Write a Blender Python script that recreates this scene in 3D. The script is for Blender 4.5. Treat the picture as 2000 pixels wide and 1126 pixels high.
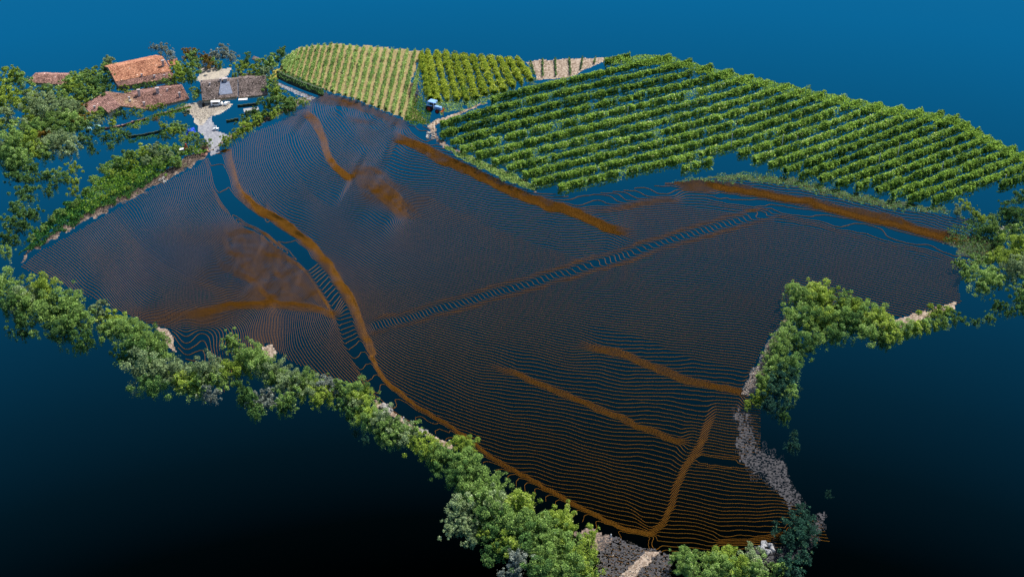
import bpy, math, random
import numpy as np
C = bpy.context.scene.collection
for o in list(bpy.data.objects):
    bpy.data.objects.remove(o)
rng = np.random.default_rng(7)
random.seed(7)

# ------------------------------------------------------------------ camera, sky, sun, exposure
W, H = 2000, 1126
PITCH = math.radians(33.0)
FPX = 1000 / math.tan(math.radians(22.5))
CAM = np.array((0.0, 0.0, 109.0))
cam = bpy.data.cameras.new('camera')
cam.sensor_width = 36
cam.angle = math.radians(45)
cam.clip_start, cam.clip_end = 1.0, 3000.0
camo = bpy.data.objects.new('camera', cam)
camo.location = CAM
camo.rotation_euler = (math.pi/2 - PITCH, 0, 0)
C.objects.link(camo)
sc = bpy.context.scene
sc.camera = camo
sc.view_settings.view_transform = 'Standard'
sc.view_settings.look = 'None'
sc.view_settings.exposure = 0.4
sc.view_settings.gamma = 1.0
sc.view_settings.use_curve_mapping = False
sc.cycles.max_bounces = 5
sc.cycles.diffuse_bounces = 3
sc.cycles.transmission_bounces = 3
SUN_EL, SUN_AZ = math.radians(56), math.radians(46)
SUND = np.array((math.sin(SUN_AZ)*math.cos(SUN_EL), math.cos(SUN_AZ)*math.cos(SUN_EL), math.sin(SUN_EL)))


def lin(r, g, b):
    f = lambda c: (c/255/12.92) if c <= 10.3 else ((c/255 + .055)/1.055)**2.4
    return (f(r), f(g), f(b), 1.0)


world = bpy.data.worlds.new('World')
sc.world = world
world.use_nodes = True
nt = world.node_tree
nt.nodes.clear()
N = nt.nodes.new
out = N('ShaderNodeOutputWorld')
tc = N('ShaderNodeTexCoord')
sep = N('ShaderNodeSeparateXYZ')
nt.links.new(tc.outputs['Generated'], sep.inputs[0])
mr = N('ShaderNodeMapRange')
mr.inputs['From Min'].default_value = -1.0
mr.inputs['From Max'].default_value = 0.2
nt.links.new(sep.outputs['Z'], mr.inputs['Value'])
ramp = N('ShaderNodeValToRGB')
cr = ramp.color_ramp
stops = []
dim = lambda c: [x*2**-.4 for x in c[:3]] + [1]      # keeps the sky at its own brightness under the exposure above
for v in (1126, 1000, 850, 700, 560, 420, 280, 140, 0):
    e = math.atan((563 - v)/FPX) - PITCH
    k = max(0.0, 1 - v/(1126 - 85*(v/1126)**2))
    stops.append((math.sin(e), dim(lin(10*k, 102*k, 153*k))))
stops.append((0.0, dim(lin(34, 134, 190))))
cr.elements[0].position = (stops[0][0] + 1)/1.2
cr.elements[0].color = stops[0][1]
cr.elements[1].position = (stops[-1][0] + 1)/1.2
cr.elements[1].color = stops[-1][1]
for z, c in stops[1:-1]:
    el = cr.elements.new((z + 1)/1.2)
    el.color = c
nt.links.new(mr.outputs[0], ramp.inputs[0])
bg1 = N('ShaderNodeBackground')
nt.links.new(ramp.outputs[0], bg1.inputs[0])
sky = N('ShaderNodeTexSky')
sky.sky_type = 'NISHITA'
sky.sun_disc = False
sky.sun_elevation = SUN_EL
sky.sun_rotation = SUN_AZ
bg2 = N('ShaderNodeBackground')
bg2.inputs[1].default_value = 0.12
nt.links.new(sky.outputs[0], bg2.inputs[0])
mr2 = N('ShaderNodeMapRange')
mr2.interpolation_type = 'SMOOTHSTEP'
mr2.inputs['From Min'].default_value = 0.0
mr2.inputs['From Max'].default_value = 0.3
nt.links.new(sep.outputs['Z'], mr2.inputs['Value'])
mix = N('ShaderNodeMixShader')
nt.links.new(mr2.outputs[0], mix.inputs[0])
nt.links.new(bg1.outputs[0], mix.inputs[1])
nt.links.new(bg2.outputs[0], mix.inputs[2])
nt.links.new(mix.outputs[0], out.inputs[0])

sun = bpy.data.lights.new('sun', 'SUN')
sun.energy = 5.0
sun.angle = math.radians(0.5)
sun.color = (1.0, 0.95, 0.86)
suno = bpy.data.objects.new('sun', sun)
suno.rotation_euler = (math.pi/2 - SUN_EL, 0, math.pi - SUN_AZ)
suno.location = (60, 200, 150)
C.objects.link(suno)

# ------------------------------------------------------------------ survey geometry: image ray <-> place on the hill
RT = np.array((1.0, 0, 0))
FW = np.array((0, math.cos(PITCH), -math.sin(PITCH)))
UP = np.array((0, math.sin(PITCH), math.cos(PITCH)))
DZ = 0.045                       # survey contour interval in metres


def unproj(u, v, z):
    u, v, z = np.broadcast_arrays(np.asarray(u, float), np.asarray(v, float), np.asarray(z, float))
    d = ((u - 1000)/FPX)[..., None]*RT + (-(v - 563)/FPX)[..., None]*UP + FW
    t = (z - CAM[2])/d[..., 2]
    return CAM + d*t[..., None]


def pxm(P):                      # metres covered by one photo pixel at P
    return float(np.dot(np.asarray(P) - CAM, FW))/FPX


# slope observations read off the photograph: place, direction of the contour (deg, falling to the right), spacing of the lines
OBS = [(1000,1000,8,7.3),(1100,950,8,7),(870,840,12,6.3),(1000,900,6,7),(1250,960,2,7),(1000,800,8,5.8),(1200,800,6,6),
 (800,700,13,5),(1000,700,9,5.2),(1200,640,6,5),(1350,700,4,5.2),(850,600,16,4.4),(1000,600,10,4.3),(1200,550,6,4.2),
 (1400,560,10,4.4),(1400,640,5,4.8),(1500,520,13,4.2),(1600,500,16,4.1),(1700,550,17,4.4),(1800,560,14,4.5),(1800,500,18,4.2),
 (1700,460,18,4),(1650,600,15,4.7),(1750,620,13,4.8),(1000,500,11,4),(850,500,20,4),(750,550,27,4.2),(700,450,30,3.8),
 (620,400,38,3.8),(560,330,60,4.5),(520,300,80,4.5),(480,300,92,4),(550,260,85,4.5),(600,300,62,4),(650,400,32,4),
 (700,280,42,3.6),(660,230,42,3.4),(620,235,55,3.4),(790,297,22,3.4),(740,240,30,3.2),(850,350,18,3.3),(950,420,15,3.4),
 (900,380,15,3.3),(800,400,22,3.6),(1000,450,12,3.6),(1100,480,8,3.8),(1200,400,3,3.6),(1300,420,4,3.6),(1400,430,10,3.6),
 (1200,450,2,3.8),(1300,370,3,3.5),(1700,400,14,3.3),(1850,430,16,3.3),(1950,450,16,3.5),(1450,850,1,5.5),(1400,960,-3,7.6),
 (1500,1000,-8,7),(1350,1045,-10,8),(1420,800,2,5),(1200,880,6,6.6),(1250,740,6,5.6),
 (300,400,72,4),(350,370,80,4),(400,340,85,4.5),(250,430,50,4.5),(200,470,45,4.5),(120,490,40,5),(150,550,55,4.5),
 (200,570,60,4),(300,480,38,4.2),(400,480,28,4),(350,550,22,4.2),(300,560,35,4.3),(250,590,50,4),(400,560,15,4),
 (450,540,14,3.4),(380,420,50,4.2),(420,400,60,4.5),(500,520,25,1.9),(560,520,25,1.9),(470,500,20,2.1),(600,560,35,2.0),(470,540,22,2.2),(540,560,28,1.9),(575,585,30,2.1),(640,590,38,2.2),
 (540,480,25,2.0),(505,460,28,2.2),(712,345,34,2.2),(740,368,30,1.9),(772,398,28,1.9),(505,655,92,2.4),(525,660,95,2.2),(320,680,62,6),(400,670,75,4.5),(450,650,86,4),(500,650,92,3.5),(530,650,95,3.6),(560,670,88,4.2),
 (600,700,60,5),(640,700,48,4.5),(680,720,50,4.5),(620,650,55,4),(600,630,50,3.6),(640,640,45,3.8),(345,650,55,6),
 (400,200,18,3.6),(250,200,24,3.8),(100,300,34,5),(60,420,38,5.5),(200,330,40,4.5),(470,200,20,3.6),(300,130,15,3.4),
 (680,140,20,3),(900,150,10,3),(750,110,14,2.8),(1100,250,8,3.2),(1000,300,12,3.2),(1300,200,8,3.0),(1500,250,12,3.4),
 (1650,250,16,3.6),(1800,300,20,4),(1950,350,20,4),(1000,1110,8,8),(600,850,45,6),(300,800,60,7),(1700,750,10,6),
 (1900,650,12,5),(800,950,25,7),(1600,900,0,7),(560,120,22,3.2),(100,100,20,3.5),(1500,60,10,2.6),(1900,120,14,3)]
GC = 40.0
GU = np.arange(-120, 2161, GC)
GV = np.arange(-40, 1201, GC)
nu, nv = len(GU), len(GV)


def solve_base():
    n = nu*nv
    A = np.zeros((n, n)); b = np.zeros(n)
    idx = lambda i, j: j*nu + i

    def add(cols, co, rhs, w):
        for c1, k1 in zip(cols, co):
            b[c1] += w*k1*rhs
            for c2, k2 in zip(cols, co):
                A[c1, c2] += w*k1*k2
    for j in range(nv):
        for i in range(nu):
            if 0 < i < nu-1: add([idx(i-1,j), idx(i,j), idx(i+1,j)], [1,-2,1], 0, .02)
            if 0 < j < nv-1: add([idx(i,j-1), idx(i,j), idx(i,j+1)], [1,-2,1], 0, .02)
            if i < nu-1 and j < nv-1:
                add([idx(i,j), idx(i+1,j), idx(i,j+1), idx(i+1,j+1)], [1,-1,-1,1], 0, .04)
    for u, v, a, s in OBS:
        a = math.radians(a)
        gu, gv = math.sin(a)/s*GC, -math.cos(a)/s*GC
        fi, fj = (u - GU[0])/GC, (v - GV[0])/GC
        i, j = int(fi), int(fj); x, y = fi-i, fj-j
        add([idx(i,j), idx(i+1,j), idx(i,j+1), idx(i+1,j+1)], [-(1-y), (1-y), -y, y], gu, .5)
        add([idx(i,j), idx(i,j+1), idx(i+1,j), idx(i+1,j+1)], [-(1-x), (1-x), -x, x], gv, .5)
    add([idx(int((1000-GU[0])/GC), int((560-GV[0])/GC))], [1], 0, 1)
    return np.linalg.solve(A, b).reshape(nv, nu)


CELL = 3.0
FU = np.arange(-60, 2061, CELL)
FV = np.arange(0, 1171, CELL)


def cubic_matrix(x, g0, n):
    f = (x - g0)/GC
    i = np.floor(f).astype(int); t = f - i
    w = [(-t + 2*t*t - t**3)/2, (2 - 5*t*t + 3*t**3)/2, (t + 4*t*t - 3*t**3)/2, (-t*t + t**3)/2]
    M = np.zeros((len(x), n))
    for k in range(4):
        np.add.at(M, (np.arange(len(x)), np.clip(i - 1 + k, 0, n-1)), w[k])
    return M


base = solve_base()
L = cubic_matrix(FV, GV[0], nv) @ base @ cubic_matrix(FU, GU[0], nu).T
UU, VV = np.meshgrid(FU, FV)


def noise2(scale, seed, shape=None):
    r = np.random.default_rng(seed)
    a = (UU + 100)/scale; b = (VV + 100)/scale
    i = np.floor(a).astype(int); j = np.floor(b).astype(int)
    x = a - i; y = b - j
    x = x*x*(3 - 2*x); y = y*y*(3 - 2*y)
    g = r.random((j.max()+2, i.max()+2))*2 - 1
    return (g[j, i]*(1-x) + g[j, i+1]*x)*(1-y) + (g[j+1, i]*(1-x) + g[j+1, i+1]*x)*y


def poly_coord(pts):
    best = np.full(UU.shape, 1e9); D = np.zeros(UU.shape); S = np.zeros(UU.shape)
    pts = np.asarray(pts, float)
    seg = np.hypot(*(pts[1:] - pts[:-1]).T); acc = np.concatenate([[0], np.cumsum(seg)])
    for k in range(len(pts)-1):
        t = (pts[k+1] - pts[k])/seg[k]
        rx, ry = UU - pts[k,0], VV - pts[k,1]
        al = np.clip(rx*t[0] + ry*t[1], 0, seg[k])
        dx, dy = rx - al*t[0], ry - al*t[1]
        d = np.hypot(dx, dy)
        m = d < best
        best = np.where(m, d, best)
        sg = np.sign(t[0]*ry - t[1]*rx)
        D = np.where(m, d*sg, D)
        S = np.where(m, acc[k] + al, S)
    return D, S, acc[-1]


def sst(a, b, x):
    t = np.clip((x - a)/(b - a), 0, 1)
    return t*t*(3 - 2*t)


def smooth_poly(pts, n=6):
    p = np.asarray(pts, float)
    o = []
    for k in range(len(p)-1):
        p0, p1, p2, p3 = p[max(k-1,0)], p[k], p[k+1], p[min(k+2,len(p)-1)]
        for t in np.linspace(0, 1, n, endpoint=False):
            o.append(.5*((2*p1) + (-p0+p2)*t + (2*p0-5*p1+4*p2-p3)*t*t + (-p0+3*p1-3*p2+p3)*t**3))
    o.append(p[-1])
    return np.array(o)


def sampL(A, u, v):
    f = (np.asarray(u, float) - FU[0])/CELL; g = (np.asarray(v, float) - FV[0])/CELL
    i = np.clip(np.floor(f).astype(int), 0, len(FU)-2); j = np.clip(np.floor(g).astype(int), 0, len(FV)-2)
    x = np.clip(f - i, 0, 1); y = np.clip(g - j, 0, 1)
    return (A[j,i]*(1-x) + A[j,i+1]*x)*(1-y) + (A[j+1,i]*(1-x) + A[j+1,i+1]*x)*y


def road(L, pts, hw, fall, end=20, off=0.0, fallr=None, mono=False, soft=False):
    p = smooth_poly(pts)
    D, S, T = poly_coord(p)
    seg = np.hypot(*(p[1:] - p[:-1]).T); acc = np.concatenate([[0], np.cumsum(seg)])
    tg = np.gradient(p, axis=0); tg /= np.linalg.norm(tg, axis=1)[:,None]
    lc = sampL(L, p[:,0] - tg[:,1]*off, p[:,1] + tg[:,0]*off)
    lc = np.convolve(np.pad(lc, 3, mode='edge'), np.ones(7)/7, mode='valid')
    if mono: lc = np.minimum.accumulate(lc) - np.linspace(0, 2, len(lc))
    LC = np.interp(S, acc, lc)
    fd = np.where(D < 0, fallr or fall, fall)
    D = D + 2.5*noise2(34, 31) + 1.5*noise2(12, 32)
    w = (1 - (.18 if soft else 0))*1 - (1 - (.18 if soft else 0))*(sst(0, 1, (np.abs(D) - hw)/fd) if soft else np.clip((np.abs(D) - hw)/fd, 0, 1)**1.2)
    if end: w = w*sst(0, end, S)*sst(0, end, T - S)
    return L*(1-w) + LC*w


def bank(L, pts, amp, w, up, lo, side=-1, taper=(60, 60), lof=.5):
    p = smooth_poly(pts)
    D, S, T = poly_coord(p)
    d = D*side + 3.2*noise2(30, 33) + 1.6*noise2(11, 34)
    f = np.where(d > 0, (1-lof)*np.clip(d/(w/2), 0, 1), lof*np.clip(d/(w/2), -1, 0)) + 0.0
    f = np.where(d > w/2, (1-lof)*np.clip(1 - (d - w/2)/up, 0, 1), f)
    f = np.where(d < -w/2, -lof*np.clip(1 - (-d - w/2)/lo, 0, 1), f)
    tp = sst(0, taper[0], S)*sst(0, taper[1], T - S)
    return L + amp*f*tp


def soft_poly(pts, soft):
    m = in_poly(UU, VV, pts)
    D, _, _ = poly_coord(list(pts) + [pts[0]])
    return np.where(m, sst(0, soft, np.abs(D)), 0.0)


def in_poly(u, v, pts):
    p = np.asarray(pts, float)
    r = np.zeros(np.shape(u), bool)
    j = len(p) - 1
    for i in range(len(p)):
        with np.errstate(divide='ignore', invalid='ignore'):
            c = ((p[i,1] > v) != (p[j,1] > v)) & (u < (p[j,0]-p[i,0])*(v-p[i,1])/(p[j,1]-p[i,1] + 1e-12) + p[i,0])
        r ^= c
        j = i
    return r


# farm tracks, terrace banks and rough ground of the field
L = road(L, [(716,642),(800,618),(900,590),(1000,562),(1100,533),(1200,504),(1300,472),(1400,442),(1500,416),(1560,404),(1600,395)], 3, 14, soft=True)
for q, am, wd in (([(770,392),(790,412),(796,432)], 4, 12), ([(508,438),(514,462),(510,500)], 6, 14), ([(440,462),(470,452),(500,446)], 3, 12),
                  ([(572,472),(584,496),(602,528)], 6, 13), ([(556,500),(576,510),(600,520)], 4, 12), ([(452,530),(480,540),(498,556)], 5, 14), ([(500,556),(520,576),(545,586)], 5, 12),
                  ([(626,556),(640,580),(652,606)], 6, 12), ([(440,490),(460,500),(480,498)], 3, 10), ([(520,470),(540,486),(560,482)], 3, 10), ([(530,530),(550,536),(570,528)], 3, 10),
                  ([(596,190),(640,196),(690,204)], 2.5, 14), ([(700,210),(740,228),(770,250)], 2, 12)):
    L = bank(L, q, am*.55, wd, 45, 45, -1, (12, 12), .5)
m = soft_poly([(412,470),(460,452),(506,456),(560,488),(600,530),(632,585),(640,602),(600,600),(505,592),(465,552),(425,535)], 20)
L = L + m*(1.6*noise2(34, 3) + .7*noise2(13, 4) + .25*noise2(7, 5))
L = road(L, [(418,296),(430,345),(450,390),(487,424),(542,455),(587,494),(619,529),(642,564),(665,602),(686,655),(708,705)], 12, 9, 5, 10, 20, True)
L = road(L, [(690,655),(709,705),(740,752),(795,800),(875,850),(955,908),(1035,955),(1115,1000),(1195,1042),(1285,1064)], 12, 8, 25, 8, 9, True)
L = bank(L, [(437,290),(448,330),(458,365),(485,385),(520,412),(560,440),(600,472),(640,515),(672,560),(700,600),(712,625)], .5, 24, 130, 10, -1, (25,30), .1)
L = bank(L, [(706,640),(714,680),(730,720),(760,760),(820,812),(900,868),(1000,925),(1100,978),(1200,1028),(1275,1046)], 1, 14, 80, 8, -1, (15,30), .2)
L = bank(L, [(588,218),(615,240),(630,270),(640,300),(660,330),(692,350)], 8, 15, 60, 60, -1, (20,12), .5)
L = bank(L, [(680,342),(712,352),(740,366),(772,396),(806,432)], 5, 34, 80, 90, -1, (85,35), .5)
L = bank(L, [(765,262),(800,278),(853,304),(928,339),(992,368),(1056,394),(1120,416),(1180,440),(1250,462)], 8, 20, 40, 70, -1, (20,70), .55)
L = bank(L, [(610,184),(680,200),(730,215),(780,236),(835,258)], 4, 20, 30, 50, -1, (15,60), .4)
L = road(L, [(790,245),(815,255),(840,272),(860,288)], 6, 14, soft=True)
L = bank(L, [(1290,358),(1360,362),(1440,372),(1530,390),(1620,408),(1720,430),(1800,452),(1870,470),(1960,495)], 6, 26, 30, 30, -1, (60,30), .5)
L = road(L, [(1370,378),(1440,388),(1520,402),(1600,420),(1680,444),(1760,462),(1850,485),(1900,500)], 4, 20, 40, soft=True)
L = road(L, [(1100,388),(1160,392),(1220,383),(1290,372),(1340,372)], 5, 22, 30, soft=True)
L = bank(L, [(940,708),(1000,728),(1060,750),(1120,776),(1190,806),(1250,832),(1350,868)], 4, 12, 40, 70, -1, (90,30), .5)
L = bank(L, [(1120,668),(1180,684),(1240,700),(1290,720),(1340,742),(1400,752),(1460,766)], 4.5, 15, 35, 60, -1, (60,15), .5)
L = bank(L, [(1395,770),(1385,820),(1372,860),(1345,905),(1322,950),(1305,1000),(1288,1030),(1262,1050)], 4, 14, 90, 90, 1, (70,20), .5)
L = road(L, [(1350,898),(1400,900),(1460,905)], 5, 6, 25)
L = bank(L, [(280,634),(330,622),(380,612),(440,600),(500,594),(560,596),(620,604),(668,618)], 5, 16, 60, 40, -1, (260,20), .4)
L = bank(L, [(1390,1058),(1450,1055),(1540,1045)], 3, 14, 30, 40, -1, (20,5), .5)
m = soft_poly([(680,345),(712,312),(740,318),(795,372),(825,425),(800,436),(745,406),(695,378)], 14)
L = L + m*(1.4*noise2(22, 8) + .5*noise2(9, 9))
m = soft_poly([(445,330),(520,395),(560,430),(520,440),(470,400)], 10)
L = L + m*(1.2*noise2(16, 10) + .5*noise2(9, 11))
m = soft_poly([(590,190),(700,195),(790,240),(760,265),(640,225)], 14)
L = L + m*(1.2*noise2(22, 12) + .5*noise2(9, 13))
L = L + .45*noise2(60, 20) + .12*noise2(22, 21) + .045*noise2(9, 22)

FIELD = [(38,522),(75,490),(140,455),(230,405),(300,365),(380,325),(412,300),(437,287),(480,262),(540,238),(580,212),(612,190),(632,178),
 (700,195),(780,230),(838,248),(850,275),(900,305),(960,340),(1040,372),(1120,382),(1180,374),(1250,364),(1330,352),(1440,345),(1540,352),
 (1640,372),(1750,400),(1850,420),(1905,425),(1960,470),(1950,500),(1900,520),(1872,560),(1880,590),(1850,603),(1740,622),(1660,640),
 (1580,662),(1520,640),(1500,660),(1450,760),(1488,790),(1488,882),(1450,900),(1540,975),(1572,1000),(1606,1020),(1624,1062),(1560,1062),(1480,1082),(1400,1070),
 (1330,1090),(1312,1092),(1312,1150),(1175,1150),(1172,1046),(1120,1010),(1000,945),(890,868),(780,815),(730,772),(700,755),(640,742),(560,702),(520,668),(506,718),
 (430,772),(405,742),(380,724),(350,690),(332,642),(290,632),(215,602),(165,577),(110,552),(60,532)]


def Z(u, v):
    return sampL(L, u, v)*DZ


def G(u, v, lift=0.0):
    return unproj(u, v, Z(u, v) + lift)


# ------------------------------------------------------------------ helpers
def link(o, parent=None):
    C.objects.link(o)
    if parent is not None: o.parent = parent
    return o


def tag(o, label=None, cat=None, group=None, kind=None):
    if label: o['label'] = label
    if cat: o['category'] = cat
    if group: o['group'] = group
    if kind: o['kind'] = kind
    return o


def empty(name, loc, rz=0.0):
    o = bpy.data.objects.new(name, None)
    o.empty_display_size = .5
    o.location = loc
    o.rotation_euler = (0, 0, rz)
    return link(o)


def mesh_np(name, V, F, mat=None, attrs=None, smooth=False):
    """V (n,3), F (m,k) with equal-sized faces"""
    me = bpy.data.meshes.new(name)
    V = np.asarray(V, np.float32); F = np.asarray(F, np.int32)
    m, k = F.shape
    me.vertices.add(len(V)); me.vertices.foreach_set('co', V.ravel())
    me.loops.add(m*k); me.loops.foreach_set('vertex_index', F.ravel())
    me.polygons.add(m)
    me.polygons.foreach_set('loop_start', np.arange(0, m*k, k, dtype=np.int32))
    if attrs:
        for an, (dom, data) in attrs.items():
            a = me.attributes.new(an, 'FLOAT', dom)
            a.data.foreach_set('value', np.asarray(data, np.float32))
    me.update(calc_edges=True)
    me.validate()
    if mat: me.materials.append(mat)
    return me


def obj(name, me, parent=None, loc=None):
    o = bpy.data.objects.new(name, me)
    if loc is not None: o.location = loc
    return link(o, parent)


class MB:
    """collects boxes, prisms and tubes for one mesh object"""
    def __init__(s): s.v = []; s.f = []
    def poly(s, pts, faces):
        b = len(s.v); s.v += [tuple(map(float, p)) for p in pts]
        s.f += [tuple(b + i for i in f) for f in faces]
    def prism(s, bottom, top):
        n = len(bottom)
        s.poly(list(bottom) + list(top), [tuple(range(n))[::-1], tuple(range(n, 2*n))] + [(i, (i+1) % n, n + (i+1) % n, n + i) for i in range(n)])
    def box(s, c, sx, sy, sz, rz=0.0):
        ca, sa = math.cos(rz), math.sin(rz)
        q = [(c[0] + ca*x - sa*y, c[1] + sa*x + ca*y) for x, y in ((-sx/2,-sy/2),(sx/2,-sy/2),(sx/2,sy/2),(-sx/2,sy/2))]
        s.prism([(x, y, c[2]) for x, y in q], [(x, y, c[2]+sz) for x, y in q])
    def tube(s, a, b, r0, r1, n=6):
        a = np.asarray(a, float); b = np.asarray(b, float); t = b - a; t /= np.linalg.norm(t) + 1e-9
        x = np.cross(t, (0, 0, 1) if abs(t[2]) < .9 else (1, 0, 0)); x /= np.linalg.norm(x); y = np.cross(t, x)
        ring = lambda p, r: [p + r*(math.cos(k*2*math.pi/n)*x + math.sin(k*2*math.pi/n)*y) for k in range(n)]
        s.prism(ring(a, r0), ring(b, r1))
    def build(s, name, mat, parent=None, loc=None):
        me = bpy.data.meshes.new(name); me.from_pydata(s.v, [], s.f); me.update()
        if mat: me.materials.append(mat)
        return obj(name, me, parent, loc)


def mat_plain(name, col, rough=.9, var=.25, scale=3.0, metal=0.0):
    m = bpy.data.materials.new(name); m.use_nodes = True
    nt = m.node_tree; b = nt.nodes['Principled BSDF']
    b.inputs['Roughness'].default_value = rough
    b.inputs['Metallic'].default_value = metal
    b.inputs['Specular IOR Level'].default_value = .25
    tcn = nt.nodes.new('ShaderNodeTexCoord')
    no = nt.nodes.new('ShaderNodeTexNoise'); no.inputs['Scale'].default_value = scale; no.inputs['Detail'].default_value = 6
    nt.links.new(tcn.outputs['Object'], no.inputs['Vector'])
    rp = nt.nodes.new('ShaderNodeValToRGB')
    rp.color_ramp.elements[0].position = .3; rp.color_ramp.elements[1].position = .7
    c = lin(*col)
    rp.color_ramp.elements[0].color = [x*(1-var) for x in c[:3]] + [1]
    rp.color_ramp.elements[1].color = [min(1, x*(1+var)) for x in c[:3]] + [1]
    nt.links.new(no.outputs[0], rp.inputs[0]); nt.links.new(rp.outputs[0], b.inputs['Base Color'])
    return m


def mat_tint(name, cols, transl=0.0, rough=.8):
    """colour picked per piece by its own stored tint (0..1)"""
    m = bpy.data.materials.new(name); m.use_nodes = True
    nt = m.node_tree; b = nt.nodes['Principled BSDF']; o = nt.nodes['Material Output']
    at = nt.nodes.new('ShaderNodeAttribute'); at.attribute_name = 'tint'
    rp = nt.nodes.new('ShaderNodeValToRGB'); e = rp.color_ramp.elements
    for i, c in enumerate(cols):
        p = i/(len(cols)-1)
        el = e[0] if i == 0 else (e[1] if i == len(cols)-1 else None)
        if el is None: el = e.new(p)
        el.position = p
    es = sorted(e, key=lambda q: q.position)
    for el, c in zip(es, cols): el.color = lin(*c)
    if transl:                     # every plant has a slightly different green
        oi = nt.nodes.new('ShaderNodeObjectInfo'); ma = nt.nodes.new('ShaderNodeMath'); ma.operation = 'MULTIPLY_ADD'
        ma.inputs[1].default_value = .2; nt.links.new(oi.outputs['Random'], ma.inputs[0])
        m2 = nt.nodes.new('ShaderNodeMath'); m2.operation = 'SUBTRACT'; m2.inputs[1].default_value = .10
        nt.links.new(at.outputs['Fac'], ma.inputs[2]); nt.links.new(ma.outputs[0], m2.inputs[0]); nt.links.new(m2.outputs[0], rp.inputs[0])
    else:
        nt.links.new(at.outputs['Fac'], rp.inputs[0])
    nt.links.new(rp.outputs[0], b.inputs['Base Color'])
    b.inputs['Roughness'].default_value = rough
    b.inputs['Specular IOR Level'].default_value = .2
    if transl:
        tr = nt.nodes.new('ShaderNodeBsdfTranslucent'); mx = nt.nodes.new('ShaderNodeMixShader')
        mx.inputs[0].default_value = transl
        nt.links.new(rp.outputs[0], tr.inputs[0]); nt.links.new(b.outputs[0], mx.inputs[1]); nt.links.new(tr.outputs[0], mx.inputs[2])
        nt.links.new(mx.outputs[0], o.inputs[0])
    return m


def leaf_cloud(P, size, tint, r, upbias=.45):
    """small leaf-sized faces at P"""
    n = len(P)
    nrm = r.normal(size=(n, 3)); nrm[:, 2] += upbias*1.2
    nrm /= np.linalg.norm(nrm, axis=1)[:, None]
    a = np.cross(nrm, r.normal(size=(n, 3))); a /= np.linalg.norm(a, axis=1)[:, None] + 1e-9
    b = np.cross(nrm, a)
    s = np.broadcast_to(size, (n,))[:, None]*(.7 + .6*r.random((n, 1)))
    V = np.stack([P - a*s*.5, P - b*s*.38, P + a*s*.5, P + b*s*.38], 1).reshape(-1, 3)
    F = np.arange(4*n).reshape(n, 4)
    return V, F, {'tint': ('FACE', np.clip(tint, 0, 1))}


M = {}
M['line'] = mat_plain('contour_orange', (130, 84, 0), .8, .12, .05)
M['green'] = mat_tint('leaf_green', [(24,60,24),(66,124,46),(120,176,72),(180,216,114),(222,238,168)], .4)
M['lime'] = mat_tint('leaf_lime', [(38,80,18),(96,152,34),(154,202,60),(204,226,96),(234,240,160)], .4)
M['olive'] = mat_tint('leaf_olive', [(40,68,40),(94,132,76),(146,178,110),(190,212,150),(224,232,190)], .35)
M['dark'] = mat_tint('leaf_dark', [(16,46,26),(44,92,48),(78,130,64),(122,166,84),(178,202,128)], .3)
M['silver'] = mat_tint('leaf_silver', [(54,70,66),(100,120,110),(142,158,140),(180,190,172),(214,218,204)], .25)
M['autumn'] = mat_tint('leaf_autumn', [(36,56,22),(82,110,36),(134,140,46),(176,138,56),(182,112,60)], .25)
M['teal'] = mat_tint('leaf_teal', [(10,34,34),(18,56,50),(30,78,62),(54,104,80),(110,140,90)], .15)
M['vine'] = mat_tint('vine_leaf', [(20,70,20),(62,136,36),(122,192,56),(192,228,96),(240,246,170)], .42)
M['young'] = mat_tint('young_vine_leaf', [(60,108,42),(118,170,66),(166,206,96),(204,226,130),(230,238,172)], .4)
M['yellow'] = mat_tint('yellow_vine_leaf', [(54,96,20),(112,156,30),(166,196,44),(206,216,72),(230,232,124)], .4)
M['bark'] = mat_plain('bark', (96, 78, 62), .95, .3, 4)

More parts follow.
